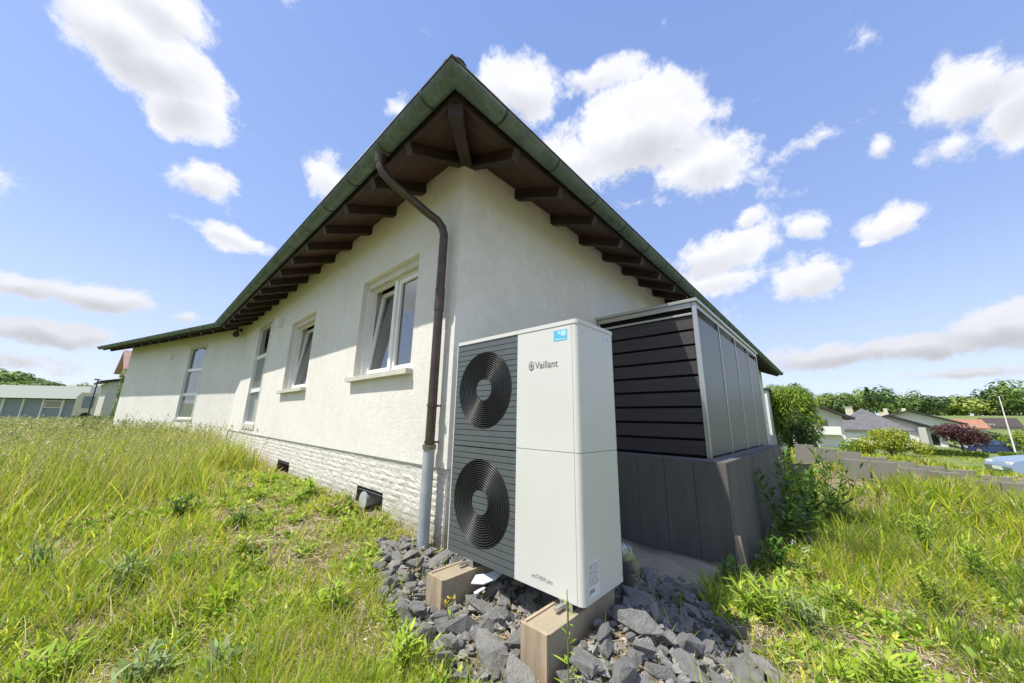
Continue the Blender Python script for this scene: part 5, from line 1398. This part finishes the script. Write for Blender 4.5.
for (px, py, rx, ry, st_) in CL + EXTRA_:
    c = ray(px, py) if ry else np.array(px, float); c = c / np.linalg.norm(c); rt = np.cross(c, [0, 0, 1]); rt /= np.linalg.norm(rt); up = np.cross(rt, c)
    if ry: a1 = ray(px + rx, py); a1 /= np.linalg.norm(a1); a2 = ray(px, py - ry); a2 /= np.linalg.norm(a2)
    else: a1 = rt * rx; a2 = up * py
    # real angular radii, measured along the local right and up
    sx_ = .87 / (abs(np.dot(a1, rt)) + 1e-6); sy_ = .87 / (abs(np.dot(a2, up)) + 1e-6)
    qx = dot(dw, tuple(rt * sx_)); qy = dot(dw, tuple(up * sy_)); fr = dot(dvec, tuple(c))
    q2 = mth('ADD', mth('MULTIPLY', qx, qx), mth('MULTIPLY', qy, qy))
    g = mth('SUBTRACT', 1.0, mth('SQRT', q2)); g = mth('MULTIPLY', mth('MAXIMUM', g, -1.0), st_)
    g = mth('SUBTRACT', g, mth('MULTIPLY', mth('LESS_THAN', fr, 0.0), 5.0))
    field = g if field is None else mth('SMOOTH_MAX', field, g, .18)
    lo = mth('MULTIPLY', mth('MAXIMUM', g, 0.0), mth('SUBTRACT', .12, qy))
    low = lo if low is None else mth('MAXIMUM', low, lo)
n1 = nvec(5.5, 9, .62); n2 = nvec(15, 10, .70)
dens = mth('ADD', field, mth('MULTIPLY', mth('SUBTRACT', n1.outputs['Fac'], .47), 2.1))
dens = mth('ADD', dens, mth('MULTIPLY', mth('SUBTRACT', n2.outputs['Fac'], .48), 1.5))
mr = nt.nodes.new('ShaderNodeMapRange'); mr.interpolation_type = 'SMOOTHSTEP'; mr.inputs[1].default_value = 0; mr.inputs[2].default_value = .48
nt.links.new(dens, mr.inputs[0]); alpha = mr.outputs[0]
# hazy veil near the horizon
sp_ = nt.nodes.new('ShaderNodeSeparateXYZ'); nt.links.new(dvec, sp_.inputs[0])
veil = nt.nodes.new('ShaderNodeMapRange'); veil.interpolation_type = 'SMOOTHSTEP'; veil.inputs[1].default_value = .42; veil.inputs[2].default_value = -.02; veil.inputs[3].default_value = 0; veil.inputs[4].default_value = .35
nt.links.new(sp_.outputs['Z'], veil.inputs[0])
shade = nt.nodes.new('ShaderNodeMapRange'); shade.inputs[1].default_value = .02; shade.inputs[2].default_value = .6; shade.inputs[3].default_value = 1.0; shade.inputs[4].default_value = .62
nt.links.new(mth('ADD', low, mth('MULTIPLY', mth('SUBTRACT', n2.outputs['Fac'], .45), .5)), shade.inputs[0])
CW = 6.5
lowg = nt.nodes.new('ShaderNodeMapRange'); lowg.interpolation_type = 'SMOOTHSTEP'; lowg.inputs[1].default_value = .10; lowg.inputs[2].default_value = .30; lowg.inputs[3].default_value = .80; lowg.inputs[4].default_value = 1.0
nt.links.new(zr.outputs['Z'], lowg.inputs[0])
cc = nt.nodes.new('ShaderNodeCombineXYZ')
for i, v in enumerate((CW * .97, CW * .985, CW * 1.03)): nt.links.new(mth('MULTIPLY', mth('MULTIPLY', shade.outputs[0], lowg.outputs[0]), v * (1.0, 1.0, 1.03)[i]), cc.inputs[i])
skyc = mixc(nt, 1.0, sky.outputs[0], (1.85, 1.74, 1.78), 'MULTIPLY')
clear_ = ramp(nt, zr.outputs['Z'], [(0, (.70, .80, .93)), (.14, (.54, .67, .95)), (.38, (.375, .525, .93)), (.75, (.27, .42, .88)), (1, (.2, .36, .8))])
clear_ = mixc(nt, 1.0, clear_, (6.1, 6.1, 6.1), 'MULTIPLY')
skyc = mixc(nt, .72, skyc, clear_)
skyv = mixc(nt, veil.outputs[0], skyc, (4.7, 5.15, 6.3))
final = mixc(nt, alpha, skyv, (1, 1, 1)); 
fin_node = final.node; nt.links.new(cc.outputs[0], fin_node.inputs[7])
nt.links.new(final, bg.inputs['Color']); bg.inputs['Strength'].default_value = .10
sun = bpy.data.lights.new('sun', 'SUN'); sun.energy = 4.0; sun.angle = math.radians(.53); sun.color = (1, .95, .86)
so = bpy.data.objects.new('sun', sun); link(so); so.rotation_euler = SUN.to_track_quat('Z', 'Y').to_euler(); so.location = (-5, 2, 12)

vs_ = scene.view_settings; vs_.view_transform = 'Standard'; vs_.look = 'None'; vs_.gamma = 1; vs_.use_curve_mapping = False
vs_.exposure = .66
scene.cycles.max_bounces = 6; scene.cycles.diffuse_bounces = 3; scene.cycles.transparent_max_bounces = 8
scene.cycles.use_denoising = True
